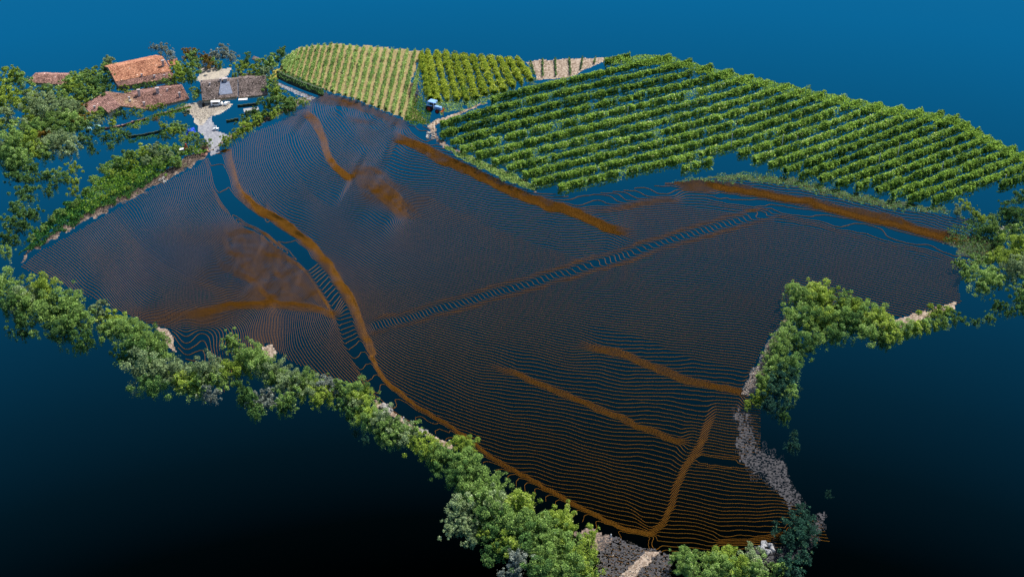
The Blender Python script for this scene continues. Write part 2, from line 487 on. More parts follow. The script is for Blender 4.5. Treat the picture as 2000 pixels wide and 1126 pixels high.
# ------------------------------------------------------------------ the surveyed field: one contour line every ten centimetres
def build_field():
    root = empty('field', G(900, 600))
    tag(root, kind='structure')
    base0 = np.array(root.location)
    mask = in_poly(UU, VV, FIELD)
    PX = unproj(UU, VV, L*DZ)
    ny, nx = L.shape
    # two triangles per cell
    idx = np.arange(ny*nx).reshape(ny, nx)
    cm = mask[:-1,:-1] & mask[1:,1:] & mask[1:,:-1] & mask[:-1,1:]
    a, b, c, d = idx[:-1,:-1][cm], idx[:-1,1:][cm], idx[1:,1:][cm], idx[1:,:-1][cm]
    T = np.concatenate([np.stack([a,b,c],1), np.stack([a,c,d],1)])
    LF = L.ravel(); PF = PX.reshape(-1,3)
    TL = LF[T]; lo = TL.min(1); hi = TL.max(1)
    for lev in range(int(np.ceil(lo.min())), int(np.floor(hi.max()))+1):
        s = (lo < lev) & (hi >= lev)
        if s.sum() < 3: continue
        t = T[s]; l = TL[s]
        up = l >= lev
        cnt = up.sum(1)
        # the odd vertex out
        odd = np.where(cnt == 1, up.argmax(1), (~up).argmax(1))
        r = np.arange(len(t))
        i0, i1, i2 = odd, (odd+1) % 3, (odd+2) % 3
        def cut(p, q):
            la, lb = l[r,p], l[r,q]
            k = ((lev - la)/(lb - la))[:,None]
            return PF[t[r,p]]*(1-k) + PF[t[r,q]]*k
        A = cut(i0, i1); B = cut(i0, i2)
        seg = B - A; ln = np.linalg.norm(seg, axis=1)
        ok = ln > .01
        A, B, seg, ln = A[ok], B[ok], seg[ok], ln[ok]
        dist = np.median((A - CAM) @ FW)
        w = .014 + .00019*(dist - 150)          # half width of the drawn line in metres
        n = np.stack([-seg[:,1], seg[:,0], 0*ln], 1)/ln[:,None]
        e = seg/ln[:,None]*.02
        A = A - e; B = B + e
        dn = np.array((0, 0, -.12 - .0005*(dist - 150)))  # fin deepened so its shaded face darkens the gaps between lines
        V = np.stack([A - n*w, A + n*w, A + dn, B - n*w, B + n*w, B + dn], 1).reshape(-1,3) - base0
        k = np.arange(len(A))[:,None]*6
        F = np.concatenate([k + np.array(q) for q in ((0,3,4,1),(1,4,5,2),(2,5,3,0))])
        obj('contour_line', mesh_np('contour_line', V, F, M['line']), root)


build_field()


# ------------------------------------------------------------------ ground patches that carry a surface
def n2(x, y, s, seed):
    """value noise at scattered places"""
    r = np.random.default_rng(seed); g = r.random((97, 97))*2 - 1
    a, b = x/s + 40, y/s + 40
    i = np.floor(a).astype(int); j = np.floor(b).astype(int); fx = a - i; fy = b - j
    fx = fx*fx*(3-2*fx); fy = fy*fy*(3-2*fy)
    q = lambda p, o: g[p % 97, o % 97]
    return (q(j,i)*(1-fx) + q(j,i+1)*fx)*(1-fy) + (q(j+1,i)*(1-fx) + q(j+1,i+1)*fx)*fy


def patch_points(poly, n, rag=4.0, seed=1):
    p = np.asarray(poly, float)
    r = np.random.default_rng(seed)
    lo, hi = p.min(0) - rag, p.max(0) + rag
    out = np.zeros((0, 2))
    while len(out) < n:
        q = lo + (hi - lo)*r.random((n, 2))
        jx = q[:,0] + rag*n2(q[:,0], q[:,1], 9, seed+5); jy = q[:,1] + rag*n2(q[:,0], q[:,1], 9, seed+6)
        out = np.concatenate([out, q[in_poly(jx, jy, poly)]])
    return out[:n]


def ground_patch(name, poly, mat, cell=5.0, rag=3.0, bump=.06, seed=1, lift=0.0, drop=0.0):
    """ragged-edged sheet of ground on the slope"""
    p = np.asarray(poly, float)
    us = np.arange(p[:,0].min()-8, p[:,0].max()+8, cell); vs = np.arange(p[:,1].min()-8, p[:,1].max()+8, cell*.7)
    U, V = np.meshgrid(us, vs)
    r = np.random.default_rng(seed)
    U = U + (r.random(U.shape)-.5)*cell*.5; V = V + (r.random(U.shape)-.5)*cell*.35
    ny, nx = U.shape
    P = G(U, V, lift + .45*bump*(r.random(U.shape)-.5)*2).reshape(-1, 3)
    idx = np.arange(ny*nx).reshape(ny, nx)
    cu = (U[:-1,:-1] + U[1:,1:])/2; cv = (V[:-1,:-1] + V[1:,1:])/2
    m = in_poly(cu + rag*n2(cu, cv, 11, seed+1), cv + rag*n2(cu, cv, 11, seed+2), poly) & (r.random(cu.shape) >= drop)
    F = np.stack([idx[1:,:-1][m], idx[1:,1:][m], idx[:-1,1:][m], idx[:-1,:-1][m]], 1)
    used = np.unique(F); mp = np.full(ny*nx, -1); mp[used] = np.arange(len(used))
    loc = P[used].mean(0)
    me = mesh_np(name, P[used] - loc, mp[F], mat, {'tint': ('FACE', r.random(len(F)))})
    return tag(obj(name, me, loc=loc), kind='structure')


def scatter(name, pts, mat, size, lift=(0, .15), seed=1, upbias=.8, tint=None, parent=None):
    r = np.random.default_rng(seed)
    n = len(pts)
    P = G(pts[:,0], pts[:,1], lift[0] + (lift[1]-lift[0])*r.random(n))
    loc = P.mean(0)
    t = r.random(n) if tint is None else tint
    V, F, A = leaf_cloud(P - loc, size, t, r, upbias)
    o = obj(name, mesh_np(name, V, F, mat, A), loc=loc)
    return tag(o, kind='stuff')


M['soil'] = mat_tint('dry_tan_soil', [(140,120,88),(168,148,112),(182,164,128),(152,138,98),(136,140,84)])
M['gravel'] = mat_tint('pale_gravel', [(150,142,132),(182,172,156),(198,188,172),(176,166,150),(206,198,184)])
M['greygravel'] = mat_tint('grey_gravel', [(58,58,62),(84,82,82),(104,98,92),(70,68,70),(140,128,112)])
M['tangravel'] = mat_tint('tan_stony_soil', [(104,86,70),(134,116,98),(156,138,120),(168,152,136),(112,104,74)])
M['earth'] = mat_tint('brown_earth', [(50,44,44),(78,68,64),(110,96,84),(138,120,106),(66,62,52)])
M['asphalt_shade'] = mat_tint('grey_shaded_track', [(120,122,130),(138,140,146),(152,152,156),(146,144,142)])  # road grey; on the lane the bluish tone paints in its shade
M['stone'] = mat_tint('pale_stone', [(110,106,102),(144,140,134),(172,168,162),(196,194,190)])
M['darkstone'] = mat_tint('dark_overgrown_stone', [(44,52,46),(72,76,64),(104,100,90),(60,78,48),(120,112,104)])
M['redstone'] = mat_tint('reddish_stone', [(96,66,56),(150,104,88),(184,140,122),(206,176,156)])

SOIL = [(546,138),(556,118),(576,98),(606,90),(645,86),(700,90),(760,95),(824,99),(815,125),(806,160),(812,210),(838,246),(800,234),(760,219),(700,196),(632,176),(590,158)]
ground_patch('vineyard_soil', SOIL, M['soil'], 5, 3, .05, 11)
ground_patch('yellow_verge', [(524,152),(538,134),(552,134),(548,150),(540,162)], mat_tint('dry_grass', [(150,140,60),(176,160,80),(130,130,50)]), 4, 2, .05, 12)
ground_patch('gravel_plot', [(1028,121),(1060,117),(1130,115),(1200,112),(1166,126),(1134,140),(1112,152),(1080,154),(1050,156),(1046,140)], M['tangravel'], 2.5, 1.5, .06, 13)
ground_patch('vineyard_edge_path', [(834,245),(850,236),(900,217),(950,198),(952,201),(902,222),(866,236),(850,246),(852,256),(846,258)], M['tangravel'], 3, 2, .05, 14)
ground_patch('courtyard', [(345,210),(366,204),(392,196),(400,196),(430,199),(455,203),(450,210),(428,220),(413,226),(402,238),(390,246),(382,238),(372,222),(360,214)], M['gravel'], 3, 2.5, .03, 15)
ground_patch('lane', [(386,246),(404,236),(414,226),(417,250),(434,260),(448,266),(432,284),(429,298),(411,304),(407,286),(398,266),(388,260)], M['asphalt_shade'], 3, 2, .03, 16)
ground_patch('driveway', [(382,156),(392,142),(384,130),(398,128),(420,132),(440,136),(452,134),(447,148),(424,158),(402,162)], M['gravel'], 3, 2.5, .04, 17)
ground_patch('road', [(538,160),(548,162),(580,176),(618,190),(606,196),(575,182),(545,168)], M['asphalt_shade'], 3, 1, .02, 18)
ground_patch('dirt_bank', [(34,520),(70,486),(128,452),(225,404),(300,364),(378,322),(408,298),(414,288),(402,280),(380,300),(352,316),(325,330),(300,338),(282,352),(250,368),(200,392),(160,418),(110,448),(60,484)], M['earth'], 3, 6, .12, 19)
ground_patch('hedge_verge', [(408,296),(430,284),(470,262),(520,240),(575,212),(606,194),(616,190),(600,184),(560,205),(520,226),(470,252),(440,270)], M['earth'], 3, 3, .1, 20)
ground_patch('stony_edge', [(834,246),(846,244),(858,270),(885,288),(930,310),(985,334),(1040,362),(1046,374),(985,346),(920,314),(872,290),(848,272)], M['earth'], 3, 3, .08, 21)
ground_patch('gravel_patch', [(1168,1050),(1195,1046),(1240,1062),(1312,1082),(1312,1100),(1308,1140),(1168,1140)], M['greygravel'], 3, 4, .12, 22, .02, .45)
ground_patch('gravel_bank', [(1440,800),(1464,806),(1478,868),(1492,882),(1534,905),(1540,935),(1556,965),(1572,1000),(1550,990),(1500,940),(1448,900),(1440,868)], M['greygravel'], 3, 8, .15, 24, .02, .42)
ground_patch('gravel_spit', [(1460,1078),(1500,1062),(1530,1066),(1560,1060),(1592,1010),(1608,1004),(1600,1060),(1560,1086),(1500,1096)], M['greygravel'], 3, 8, .15, 25, .02, .45)
ground_patch('gravel_track', [(1262,1076),(1290,1078),(1255,1108),(1225,1140),(1196,1140),(1230,1106)], M['tangravel'], 3, 3, .06, 23, .05)
ground_patch('scree', [(1520,640),(1540,612),(1548,622),(1510,690),(1485,740),(1470,770),(1448,770),(1462,740),(1490,690)], M['earth'], 3, 5, .15, 26)
ground_patch('gravel_ledge', [(1738,624),(1790,612),(1840,598),(1872,584),(1862,600),(1820,620),(1770,636),(1740,636)], M['tangravel'], 3, 4, .12, 27)
ground_patch('gravel_shoulder', [(305,636),(325,642),(338,662),(346,690),(330,680),(312,656)], M['tangravel'], 3, 3, .12, 28)
ground_patch('gravel_knob', [(514,676),(528,674),(540,690),(534,702),(516,694)], M['tangravel'], 3, 3, .15, 29)
ground_patch('dirt_path', [(732,780),(742,786),(800,826),(860,856),(892,874),(885,880),(830,850),(780,822),(738,796)], M['tangravel'], 3, 3, .1, 30)
ground_patch('dark_bank', [(1320,352),(1400,344),(1500,342),(1580,356),(1660,376),(1760,394),(1850,408),(1850,416),(1740,404),(1640,384),(1560,364),(1480,352),(1400,352)], M['darkstone'], 5, 5, .15, 31)
ground_patch('rough_bank', [(1880,458),(1930,462),(1965,480),(1950,500),(1900,490),(1870,470)], M['darkstone'], 3, 7, .15, 32)
ground_patch('lower_rough_bank', [(1840,476),(1880,474),(1920,492),(1950,508),(1940,520),(1895,500)], M['darkstone'], 3, 6, .15, 33)
ground_patch('front_earth', [(1120,1040),(1150,1030),(1195,1050),(1180,1075),(1150,1070)], M['earth'], 3, 5, .15, 34)

M['concrete_chips'] = mat_tint('grey_brown_chips', [(90,84,78),(120,112,102),(150,140,126)])
# loose ground cover
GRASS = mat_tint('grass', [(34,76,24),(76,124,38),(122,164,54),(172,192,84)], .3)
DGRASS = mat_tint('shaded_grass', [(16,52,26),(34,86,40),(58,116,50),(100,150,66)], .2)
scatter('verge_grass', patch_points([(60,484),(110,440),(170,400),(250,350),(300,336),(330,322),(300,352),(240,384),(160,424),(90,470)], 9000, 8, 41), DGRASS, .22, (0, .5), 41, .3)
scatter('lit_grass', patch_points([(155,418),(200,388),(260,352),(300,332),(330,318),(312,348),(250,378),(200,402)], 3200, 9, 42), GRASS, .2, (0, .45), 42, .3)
scatter('meadow_grass', patch_points([(180,372),(215,330),(260,318),(300,300),(340,300),(330,322),(280,340),(220,376)], 6000, 8, 43), GRASS, .25, (0, .5), 43, .3)
scatter('wall_top_grass', patch_points([(868,282),(930,310),(985,332),(1046,362),(1044,372),(980,350),(920,320),(872,292)], 5200, 4, 44), M['young'], .24, (0, .8), 44, .8)
scatter('pebbles', patch_points([(1168,1052),(1195,1048),(1240,1064),(1312,1084),(1308,1140),(1168,1140)], 2000, 8, 45), M['concrete_chips'], .11, (0, .08), 45, 2.2)
scatter('bank_pebbles', patch_points([(1436,798),(1466,802),(1482,866),(1540,900),(1545,935),(1576,1000),(1550,994),(1446,902)], 2400, 14, 46), M['greygravel'], .11, (0, .2), 46, 2.2)
scatter('spit_pebbles', patch_points([(1455,1082),(1500,1060),(1560,1058),(1592,1006),(1612,1004),(1600,1062),(1560,1090),(1500,1100)], 1800, 14, 47), M['greygravel'], .11, (0, .2), 47, 2.2)
scatter('dirt_clods', patch_points([(60,484),(110,446),(225,404),(300,364),(405,300),(400,276),(350,318),(290,346),(200,394)], 7000, 7, 48), M['earth'], .16, (0, .3), 48)
scatter('courtyard_gravel', patch_points([(350,210),(395,198),(450,205),(412,226),(390,244),(374,222)], 2500, 4, 49), M['gravel'], .14, (0, .06), 49)
scatter('vineyard_weeds', patch_points(SOIL, 5000, 3, 50), M['young'], .18, (0, .15), 50)
scatter('bank_scrub', patch_points([(1310,354),(1400,340),(1500,338),(1580,352),(1680,378),(1780,398),(1860,408),(1850,420),(1740,408),(1640,386),(1500,356),(1400,354)], 5000, 6, 51), M['dark'], .2, (0, .6), 51)
scatter('slope_scrub', patch_points([(1870,430),(1930,420),(1990,400),(2010,440),(1990,470),(1940,470),(1900,450)], 4500, 10, 52), M['dark'], .22, (0, .6), 52)
scatter('stony_scree', patch_points([(1520,640),(1545,612),(1550,622),(1510,690),(1475,768),(1446,772),(1490,690)], 2500, 6, 53), M['stone'], .16, (0, .2), 53)

# ------------------------------------------------------------------ trees and bushes
CROWNS = []
def make_crown(seed, n, size, k=34):
    r = np.random.default_rng(seed)
    lob = r.normal(size=(5, 3)); lob /= np.linalg.norm(lob, axis=1)[:, None]; lob[:, 2] = np.abs(lob[:, 2])*.7 - .1
    ctr = lob[r.integers(0, 5, k)]*(.25 + .7*r.random((k, 1))) + .36*r.normal(size=(k, 3))
    ctr[:, 2] = np.clip(ctr[:, 2], -.75, .9)
    rad = .08 + .17*r.random(k)**1.5
    ct = r.random(k)
    w = rad**1.8; w /= w.sum()
    c = r.choice(k, n, p=w)
    d = r.normal(size=(n, 3)); d /= np.linalg.norm(d, axis=1)[:, None]
    d[:, 2] = np.where((d[:, 2] < -.1) & (r.random(n) < .6), -d[:, 2], d[:, 2])
    P = ctr[c] + d*rad[c][:, None]*(.7 + .4*r.random(n))[:, None] + .05*r.normal(size=(n, 3))*(r.random((n, 1)) < .3)
    # ragged strands hanging down towards the ground
    ns = 12; sa = r.normal(size=(ns, 2))*.42; sl = .4 + .6*r.random(ns)
    sk = r.random(n) < .17; q = r.integers(0, ns, sk.sum()); m = sk.sum()
    P[sk] = np.stack([sa[q, 0] + .09*r.normal(size=m), sa[q, 1] + .09*r.normal(size=m), -.1 - sl[q]*r.random(m)**1.2], 1)
    t = .10 + .44*r.random(n) + .36*(ct[c] - .35) + .40*(r.random(n) < .24)
    V, F, A = leaf_cloud(P, size, t, r, .7)
    return mesh_np('crown', V, F, M['green'], A)


for s in range(8): CROWNS.append(make_crown(100+s, 2600, .12, 26))
BIG = [make_crown(200+s, 6500, .078, 56) for s in range(8)]
tmb = MB()
tmb.tube((0,0,0), (.04,.02,.55), .07, .05); tmb.tube((.04,.02,.5), (.3,.1,.95), .04, .02, 5); tmb.tube((.04,.02,.5), (-.22,.16,.9), .04, .02, 5); tmb.tube((.04,.02,.5), (.02,-.24,1.0), .035, .015, 5)
_t = tmb.build('trunk', M['bark']); TRUNK = _t.data; bpy.data.objects.remove(_t)
COLW = {'g':'mid-green','l':'yellow-green','o':'olive grey-green','d':'dark green','s':'silvery grey-green','a':'autumn-tinged green','t':'deep teal-green'}
MATK = {'g':'green','l':'lime','o':'olive','d':'dark','s':'silver','a':'autumn','t':'teal'}
ORD = ['leftmost'] + [f'{q}-from-left' for q in ('second','third','fourth','fifth','sixth','seventh','eighth','ninth','tenth','eleventh','twelfth','thirteenth','fourteenth','fifteenth')]
TREES = []


def plant(u, v, r, kind, zone, stretch=1.0):
    TREES.append((u, v, r, kind, zone, stretch))


def plant_all():
    groups = {}
    for t in TREES:
        r = t[2]; sz = 'tiny' if r < 12 else 'small' if r < 18 else 'large' if r >= 32 else ''
        noun = 'tree' if r >= 22 else 'bush'
        key = (sz, t[3], noun, t[4])
        groups.setdefault(key, []).append(t)
    n = 0
    for (sz, kind, noun, zone), ts in groups.items():
        ts.sort(key=lambda t: t[0])
        for i, (u, v, r, k, z, st) in enumerate(ts):
            n += 1
            bv = v + r*.85*st
            if 'left wood' in zone or 'left edge' in zone or 'corner wood' in zone: r *= 1.2
            B = G(u, bv)
            px = pxm(B)
            R = r*px
            hgt = (bv - v)*px/math.cos(PITCH)*.92
            rr = random.Random(n*17 + 3)
            look = ' '.join(w for w in (sz, COLW[kind], noun) if w)
            lab = f'{look} {zone}' if len(ts) == 1 else (f'{ORD[i]} {look} {zone}' if len(ts) > 2 else f'{("left", "right")[i]} one of two {look}{"s" if noun == "tree" else "es"} {zone}')
            e = empty('tree' if noun == 'tree' else 'bush', B, rr.random()*6.28)
            tag(e, lab, noun, f'trees and bushes {zone}')
            me = rr.choice(BIG if r >= 24 else CROWNS)
            c = obj('crown', me, e, (0, 0, hgt))
            sx = R*1.06*(.9 + .35*rr.random()); c.scale = (sx, R*1.02, R*.98*st)
            c.rotation_euler = (0, 0, rr.random()*6.28)
            c.material_slots[0].link = 'OBJECT'; c.material_slots[0].material = M[MATK[kind]]
            tk = obj('trunk', TRUNK, e); tk.scale = (R*.9, R*.9, hgt*.95)


def zone(z, rows):
    for q in rows: plant(q[0], q[1], q[2], q[3], z, q[4] if len(q) > 4 else 1.0)


zone('at the far left of the front hedge', [(22,562,34,'g'),(48,600,30,'g'),(86,568,34,'l'),(104,604,36,'g'),(44,640,22,'d',1.3),(60,585,28,'o'),(30,600,24,'d',1.2)])
zone('in the front hedge below the left corner', [(138,598,34,'g'),(160,628,32,'g'),(128,640,24,'d',1.2),(198,612,20,'o'),(172,662,18,'d',1.5),(158,672,16,'d',1.5),(222,622,22,'l'),(238,640,24,'g'),(212,640,22,'g')])
zone('in the hedge beside the gravel shoulder', [(262,650,30,'g'),(286,664,32,'g'),(312,680,34,'g'),(270,690,28,'d',1.2),(300,708,30,'d'),(262,700,18,'d',1.4),(240,690,16,'d',1.6)])
zone('on the low corner of the front hedge', [(316,712,42,'o'),(346,728,30,'o'),(300,752,24,'d',1.3),(368,748,26,'l'),(404,724,32,'o'),(386,760,22,'g'),(452,720,26,'l'),(432,740,22,'g'),(412,768,18,'s',1.2),(380,745,24,'g')])
zone('around the gravel knob', [(452,664,20,'g'),(462,682,18,'g'),(492,696,28,'g'),(480,712,22,'g'),(520,712,28,'g'),(536,724,26,'o'),(548,738,24,'g')])
zone('hanging below the middle of the front hedge', [(478,772,20,'d',1.5),(500,782,22,'d',1.3),(516,770,18,'s',1.2),(532,782,18,'s'),(560,778,22,'g',1.4),(556,795,16,'d',1.3),(500,806,14,'d',1.3),(690,805,18,'d',1.4),(676,790,16,'d',1.3)])
zone('along the middle of the front hedge', [(572,748,26,'o'),(596,742,24,'g'),(612,756,24,'o'),(628,764,24,'l'),(622,778,18,'l'),(652,756,22,'s'),(666,764,22,'g'),(690,772,26,'g'),(712,776,24,'l'),(640,745,16,'s'),(588,760,20,'g'),(700,790,22,'o')])
zone('beside the stone pile', [(728,806,24,'l'),(722,818,24,'g'),(746,824,26,'o'),(764,838,26,'g'),(786,842,28,'o'),(748,846,22,'d'),(770,852,22,'g'),(808,838,20,'g'),(812,858,22,'l')])
zone('floating clear below the front hedge', [(696,844,8,'t'),(712,858,10,'t')])
zone('between the two white marker posts', [(836,876,24,'l'),(858,884,26,'g'),(850,906,20,'d'),(908,868,24,'l'),(900,892,26,'g'),(880,905,24,'d')])
zone('on the steep front hedge under the track', [(916,912,28,'g'),(940,934,30,'g'),(918,948,28,'g'),(892,936,24,'d',1.2),(930,968,30,'g'),(900,984,28,'o'),(950,972,30,'g'),(972,952,24,'g'),(966,990,30,'o')])
zone('in the dense front thicket', [(1018,976,28,'l'),(988,996,32,'g'),(944,1006,28,'d'),(1010,1022,32,'g'),(976,1030,28,'d'),(1046,1016,32,'g'),(1088,1010,28,'l'),(1104,1022,24,'l'),(1076,1038,30,'g'),(1040,1052,30,'d'),(900,1022,20,'o'),(884,1024,18,'o'),(926,1020,22,'o'),(922,1050,18,'o'),(948,1034,22,'l'),(1000,1056,26,'l')])
zone('along the bottom edge of the picture', [(968,1076,22,'d'),(952,1084,16,'d'),(1008,1092,26,'s'),(998,1118,16,'s'),(1060,1074,32,'g'),(1100,1066,30,'g'),(1130,1080,30,'l'),(1080,1100,34,'g'),(1120,1112,34,'g'),(1056,1114,32,'d'),(1150,1108,28,'l'),(1150,1046,20,'l')])
zone('in the bottom hedge right of the gravel patch', [(1334,1088,24,'g'),(1352,1106,26,'g'),(1404,1080,24,'l'),(1410,1102,28,'g'),(1442,1106,26,'l'),(1380,1116,24,'g'),(1480,1094,24,'o'),(1468,1112,24,'g'),(1512,1112,22,'g'),(1545,1110,22,'t'),(1526,1096,18,'t')])
zone('at the bottom right tip of the field', [(1556,1022,28,'t'),(1568,1040,24,'t'),(1540,1044,22,'t'),(1572,1006,18,'t'),(1562,1078,20,'t')])
zone('floating beyond the right gravel bank', [(1542,868,13,'t',1.3),(1548,846,7,'t',1.3),(1616,962,7,'t',1.4)])
zone('on top of the right hedge corner', [(1552,576,24,'g'),(1572,588,24,'g'),(1590,576,24,'l'),(1612,578,28,'l'),(1640,584,26,'g'),(1662,596,24,'l'),(1684,612,26,'g'),(1706,628,26,'l'),(1720,618,16,'l')])
zone('inside the right hedge corner', [(1556,612,26,'g'),(1582,622,26,'d'),(1606,622,26,'l'),(1632,628,28,'g'),(1660,632,26,'d'),(1686,642,24,'g'),(1626,650,24,'d'),(1590,652,24,'g')])
zone('along the right end of the right hedge', [(1714,656,22,'g'),(1738,650,24,'l'),(1760,644,24,'g'),(1788,638,22,'l'),(1806,632,20,'g'),(1830,606,20,'l'),(1838,624,18,'g'),(1862,620,16,'d'),(1722,666,14,'d',1.3)])
zone('on the falling leg of the right hedge', [(1536,654,24,'g'),(1554,672,26,'d'),(1520,684,26,'g'),(1542,704,26,'d'),(1506,716,26,'g'),(1530,736,26,'t'),(1490,744,22,'g'),(1512,760,24,'t'),(1484,770,18,'l'),(1498,786,20,'t'),(1536,766,16,'g',1.3),(1522,796,18,'t',1.4),(1460,790,10,'l'),(1474,782,12,'l'),(1510,728,22,'g'),(1530,812,12,'d',1.6)])
zone('by the right edge of the picture', [(1888,530,20,'g'),(1908,508,16,'g'),(1926,540,26,'g'),(1912,556,22,'g'),(1958,502,28,'l'),(1988,486,30,'l'),(1976,526,28,'o'),(1998,520,24,'o'),(1950,548,22,'g'),(1990,560,22,'g'),(1984,590,18,'d',1.3),(1946,596,14,'d',1.4),(1905,628,10,'d'),(1930,620,12,'d'),(1872,512,12,'g',1.4),(1968,606,16,'d'),(1998,600,14,'d',1.4)])
zone('near the pale stone heap', [(1976,452,20,'g'),(1994,420,24,'d'),(1962,412,22,'d'),(1934,442,18,'g'),(1912,446,14,'d'),(1868,412,11,'o'),(1884,402,12,'l'),(1902,414,11,'l'),(1916,426,10,'l'),(1990,382,18,'d'),(1950,466,16,'d')])
# hamlet and woods
zone('in the far left corner wood', [(14,154,16,'l'),(32,148,16,'l'),(42,160,16,'g'),(18,182,18,'l'),(12,206,18,'l'),(20,228,18,'o'),(6,244,16,'l'),(34,196,16,'l'),(0,176,16,'l')])
zone('in front of the mauve roof', [(56,184,14,'o'),(80,200,20,'o'),(104,186,18,'g'),(122,182,18,'g'),(90,178,14,'o'),(100,204,20,'o'),(124,200,18,'g'),(70,192,16,'l')])
zone('left of the terracotta roof', [(140,164,18,'l'),(158,162,20,'g'),(176,160,20,'g'),(192,172,20,'d'),(196,138,12,'g'),(168,184,20,'g'),(188,188,18,'g'),(208,158,16,'d'),(152,184,16,'l'),(216,176,12,'d')])
zone('behind the terracotta roof', [(222,122,14,'o'),(212,132,12,'g'),(304,92,9,'s'),(318,92,10,'s'),(332,102,10,'s'),(338,116,9,'s'),(316,108,6,'s'),(258,124,7,'l')])
zone('right of the terracotta roof', [(362,138,20,'l'),(350,148,16,'l'),(374,150,14,'g'),(348,128,12,'l'),(368,108,12,'a'),(378,112,13,'g'),(398,112,13,'a'),(408,122,13,'a'),(388,124,12,'g')])
zone('above the driveway', [(424,106,14,'s'),(440,102,14,'s'),(452,114,12,'s'),(416,122,9,'g'),(430,128,8,'g')])
zone('behind the brown roof', [(466,134,13,'l'),(480,124,12,'d'),(484,108,8,'d'),(496,138,14,'l'),(512,128,14,'g'),(520,140,14,'o'),(528,120,16,'g'),(544,110,14,'d'),(460,148,9,'g'),(552,102,10,'g'),(480,150,8,'l'),(506,148,9,'g')])
zone('in the shrubs right of the brown roof', [(528,164,14,'g'),(532,182,16,'g'),(546,184,16,'l'),(544,202,18,'g'),(562,196,16,'g'),(578,204,14,'g'),(594,202,10,'g'),(560,214,13,'d'),(528,204,16,'d'),(520,220,14,'d'),(508,228,12,'l'),(538,222,12,'l')])
zone('along the hedge above the field', [(494,240,13,'l'),(500,232,12,'g'),(484,248,13,'l'),(474,238,12,'d'),(470,258,12,'l'),(458,266,11,'l'),(446,272,12,'l'),(440,282,9,'g'),(484,226,11,'d'),(498,218,10,'d')])
zone('in the big left wood', [(76,218,22,'o'),(100,226,22,'o'),(124,224,22,'o'),(144,218,20,'o'),(60,206,18,'l'),(150,204,14,'l'),(112,244,20,'g'),(138,242,20,'g'),(88,246,18,'g'),(62,232,18,'l'),(52,244,16,'o'),(158,216,12,'a'),(154,234,14,'a'),(80,262,14,'d',1.3),(128,258,16,'d')])
zone('among the lower left wood', [(22,256,18,'g'),(48,268,20,'g'),(70,262,20,'g'),(34,290,26,'g'),(14,284,20,'o'),(62,286,22,'l'),(84,272,16,'a'),(104,278,20,'o'),(122,284,22,'o'),(140,288,18,'o'),(92,298,16,'g'),(20,312,22,'d'),(48,314,22,'g'),(76,296,16,'l')])
zone('along the ragged left edge', [(36,340,17,'d'),(64,328,15,'d'),(24,326,14,'d'),(58,348,14,'d'),(60,380,14,'d',1.2),(46,372,12,'d'),(36,404,15,'d'),(56,416,15,'d'),(22,436,15,'d'),(44,444,15,'d'),(14,466,15,'d'),(18,494,12,'g'),(30,470,12,'d'),(74,418,12,'d')])
zone('standing between the two grey gaps', [(92,344,14,'d'),(112,340,14,'g'),(132,348,14,'d'),(146,352,13,'l'),(140,330,13,'l'),(146,372,10,'l',1.3),(96,376,12,'d'),(110,362,12,'d')])
zone('under the left farmhouse wing', [(186,226,12,'l'),(202,222,12,'g'),(200,236,10,'o'),(228,222,11,'g'),(262,218,9,'g'),(246,226,9,'d'),(166,222,10,'l'),(178,232,8,'o')])
zone('between the two red roofs', [(244,174,9,'l'),(268,172,8,'d'),(286,168,9,'d'),(300,164,8,'g'),(328,160,9,'g'),(252,182,8,'l'),(340,160,7,'l')])
zone('in the garden below the farmhouses', [(300,212,8,'l'),(318,208,7,'l'),(276,222,9,'g'),(320,244,9,'l'),(268,246,7,'l'),(220,240,10,'l'),(236,256,9,'g'),(306,232,6,'a'),(336,226,6,'l')])
zone('between the mauve roof and the terracotta roof', [(150,150,12,'l'),(166,148,12,'g'),(180,148,12,'l'),(200,148,10,'g'),(134,172,14,'l'),(182,172,14,'l'),(200,174,12,'g')])
zone('beside the courtyard', [(384,178,10,'l'),(382,188,9,'g'),(374,158,8,'d'),(346,246,13,'g'),(340,256,12,'l'),(356,252,12,'g')])
zone('below the garden terraces', [(188,252,14,'d'),(208,266,14,'d'),(232,270,13,'d'),(160,268,13,'d'),(248,262,10,'d'),(176,276,11,'d'),(216,284,10,'d'),(180,292,10,'d',1.3),(324,266,10,'d'),(152,250,10,'g'),(166,242,10,'d')])
zone('on the bank above the left field', [(254,306,16,'g'),(232,318,16,'g'),(278,296,16,'l'),(302,296,16,'o'),(322,290,14,'g'),(336,304,14,'o'),(350,316,12,'g'),(386,272,14,'g'),(402,280,11,'g'),(362,272,11,'l'),(376,290,9,'g'),(260,322,12,'l'),(286,318,12,'o'),(312,318,12,'g'),(350,292,11,'g')])
zone('on the grassy slope above the left field', [(202,330,10,'g'),(184,350,10,'g'),(168,376,10,'g'),(148,400,10,'g'),(222,340,9,'l'),(244,340,8,'l'),(262,346,7,'l'),(198,368,7,'g'),(124,416,10,'g'),(104,428,10,'g'),(84,446,10,'g'),(64,464,9,'g'),(206,386,7,'l'),(224,376,7,'l'),(250,366,7,'l')])
plant_all()

# ------------------------------------------------------------------ vine rows
M['post'] = mat_plain('grey_post', (206, 200, 192), .8, .15, 5)


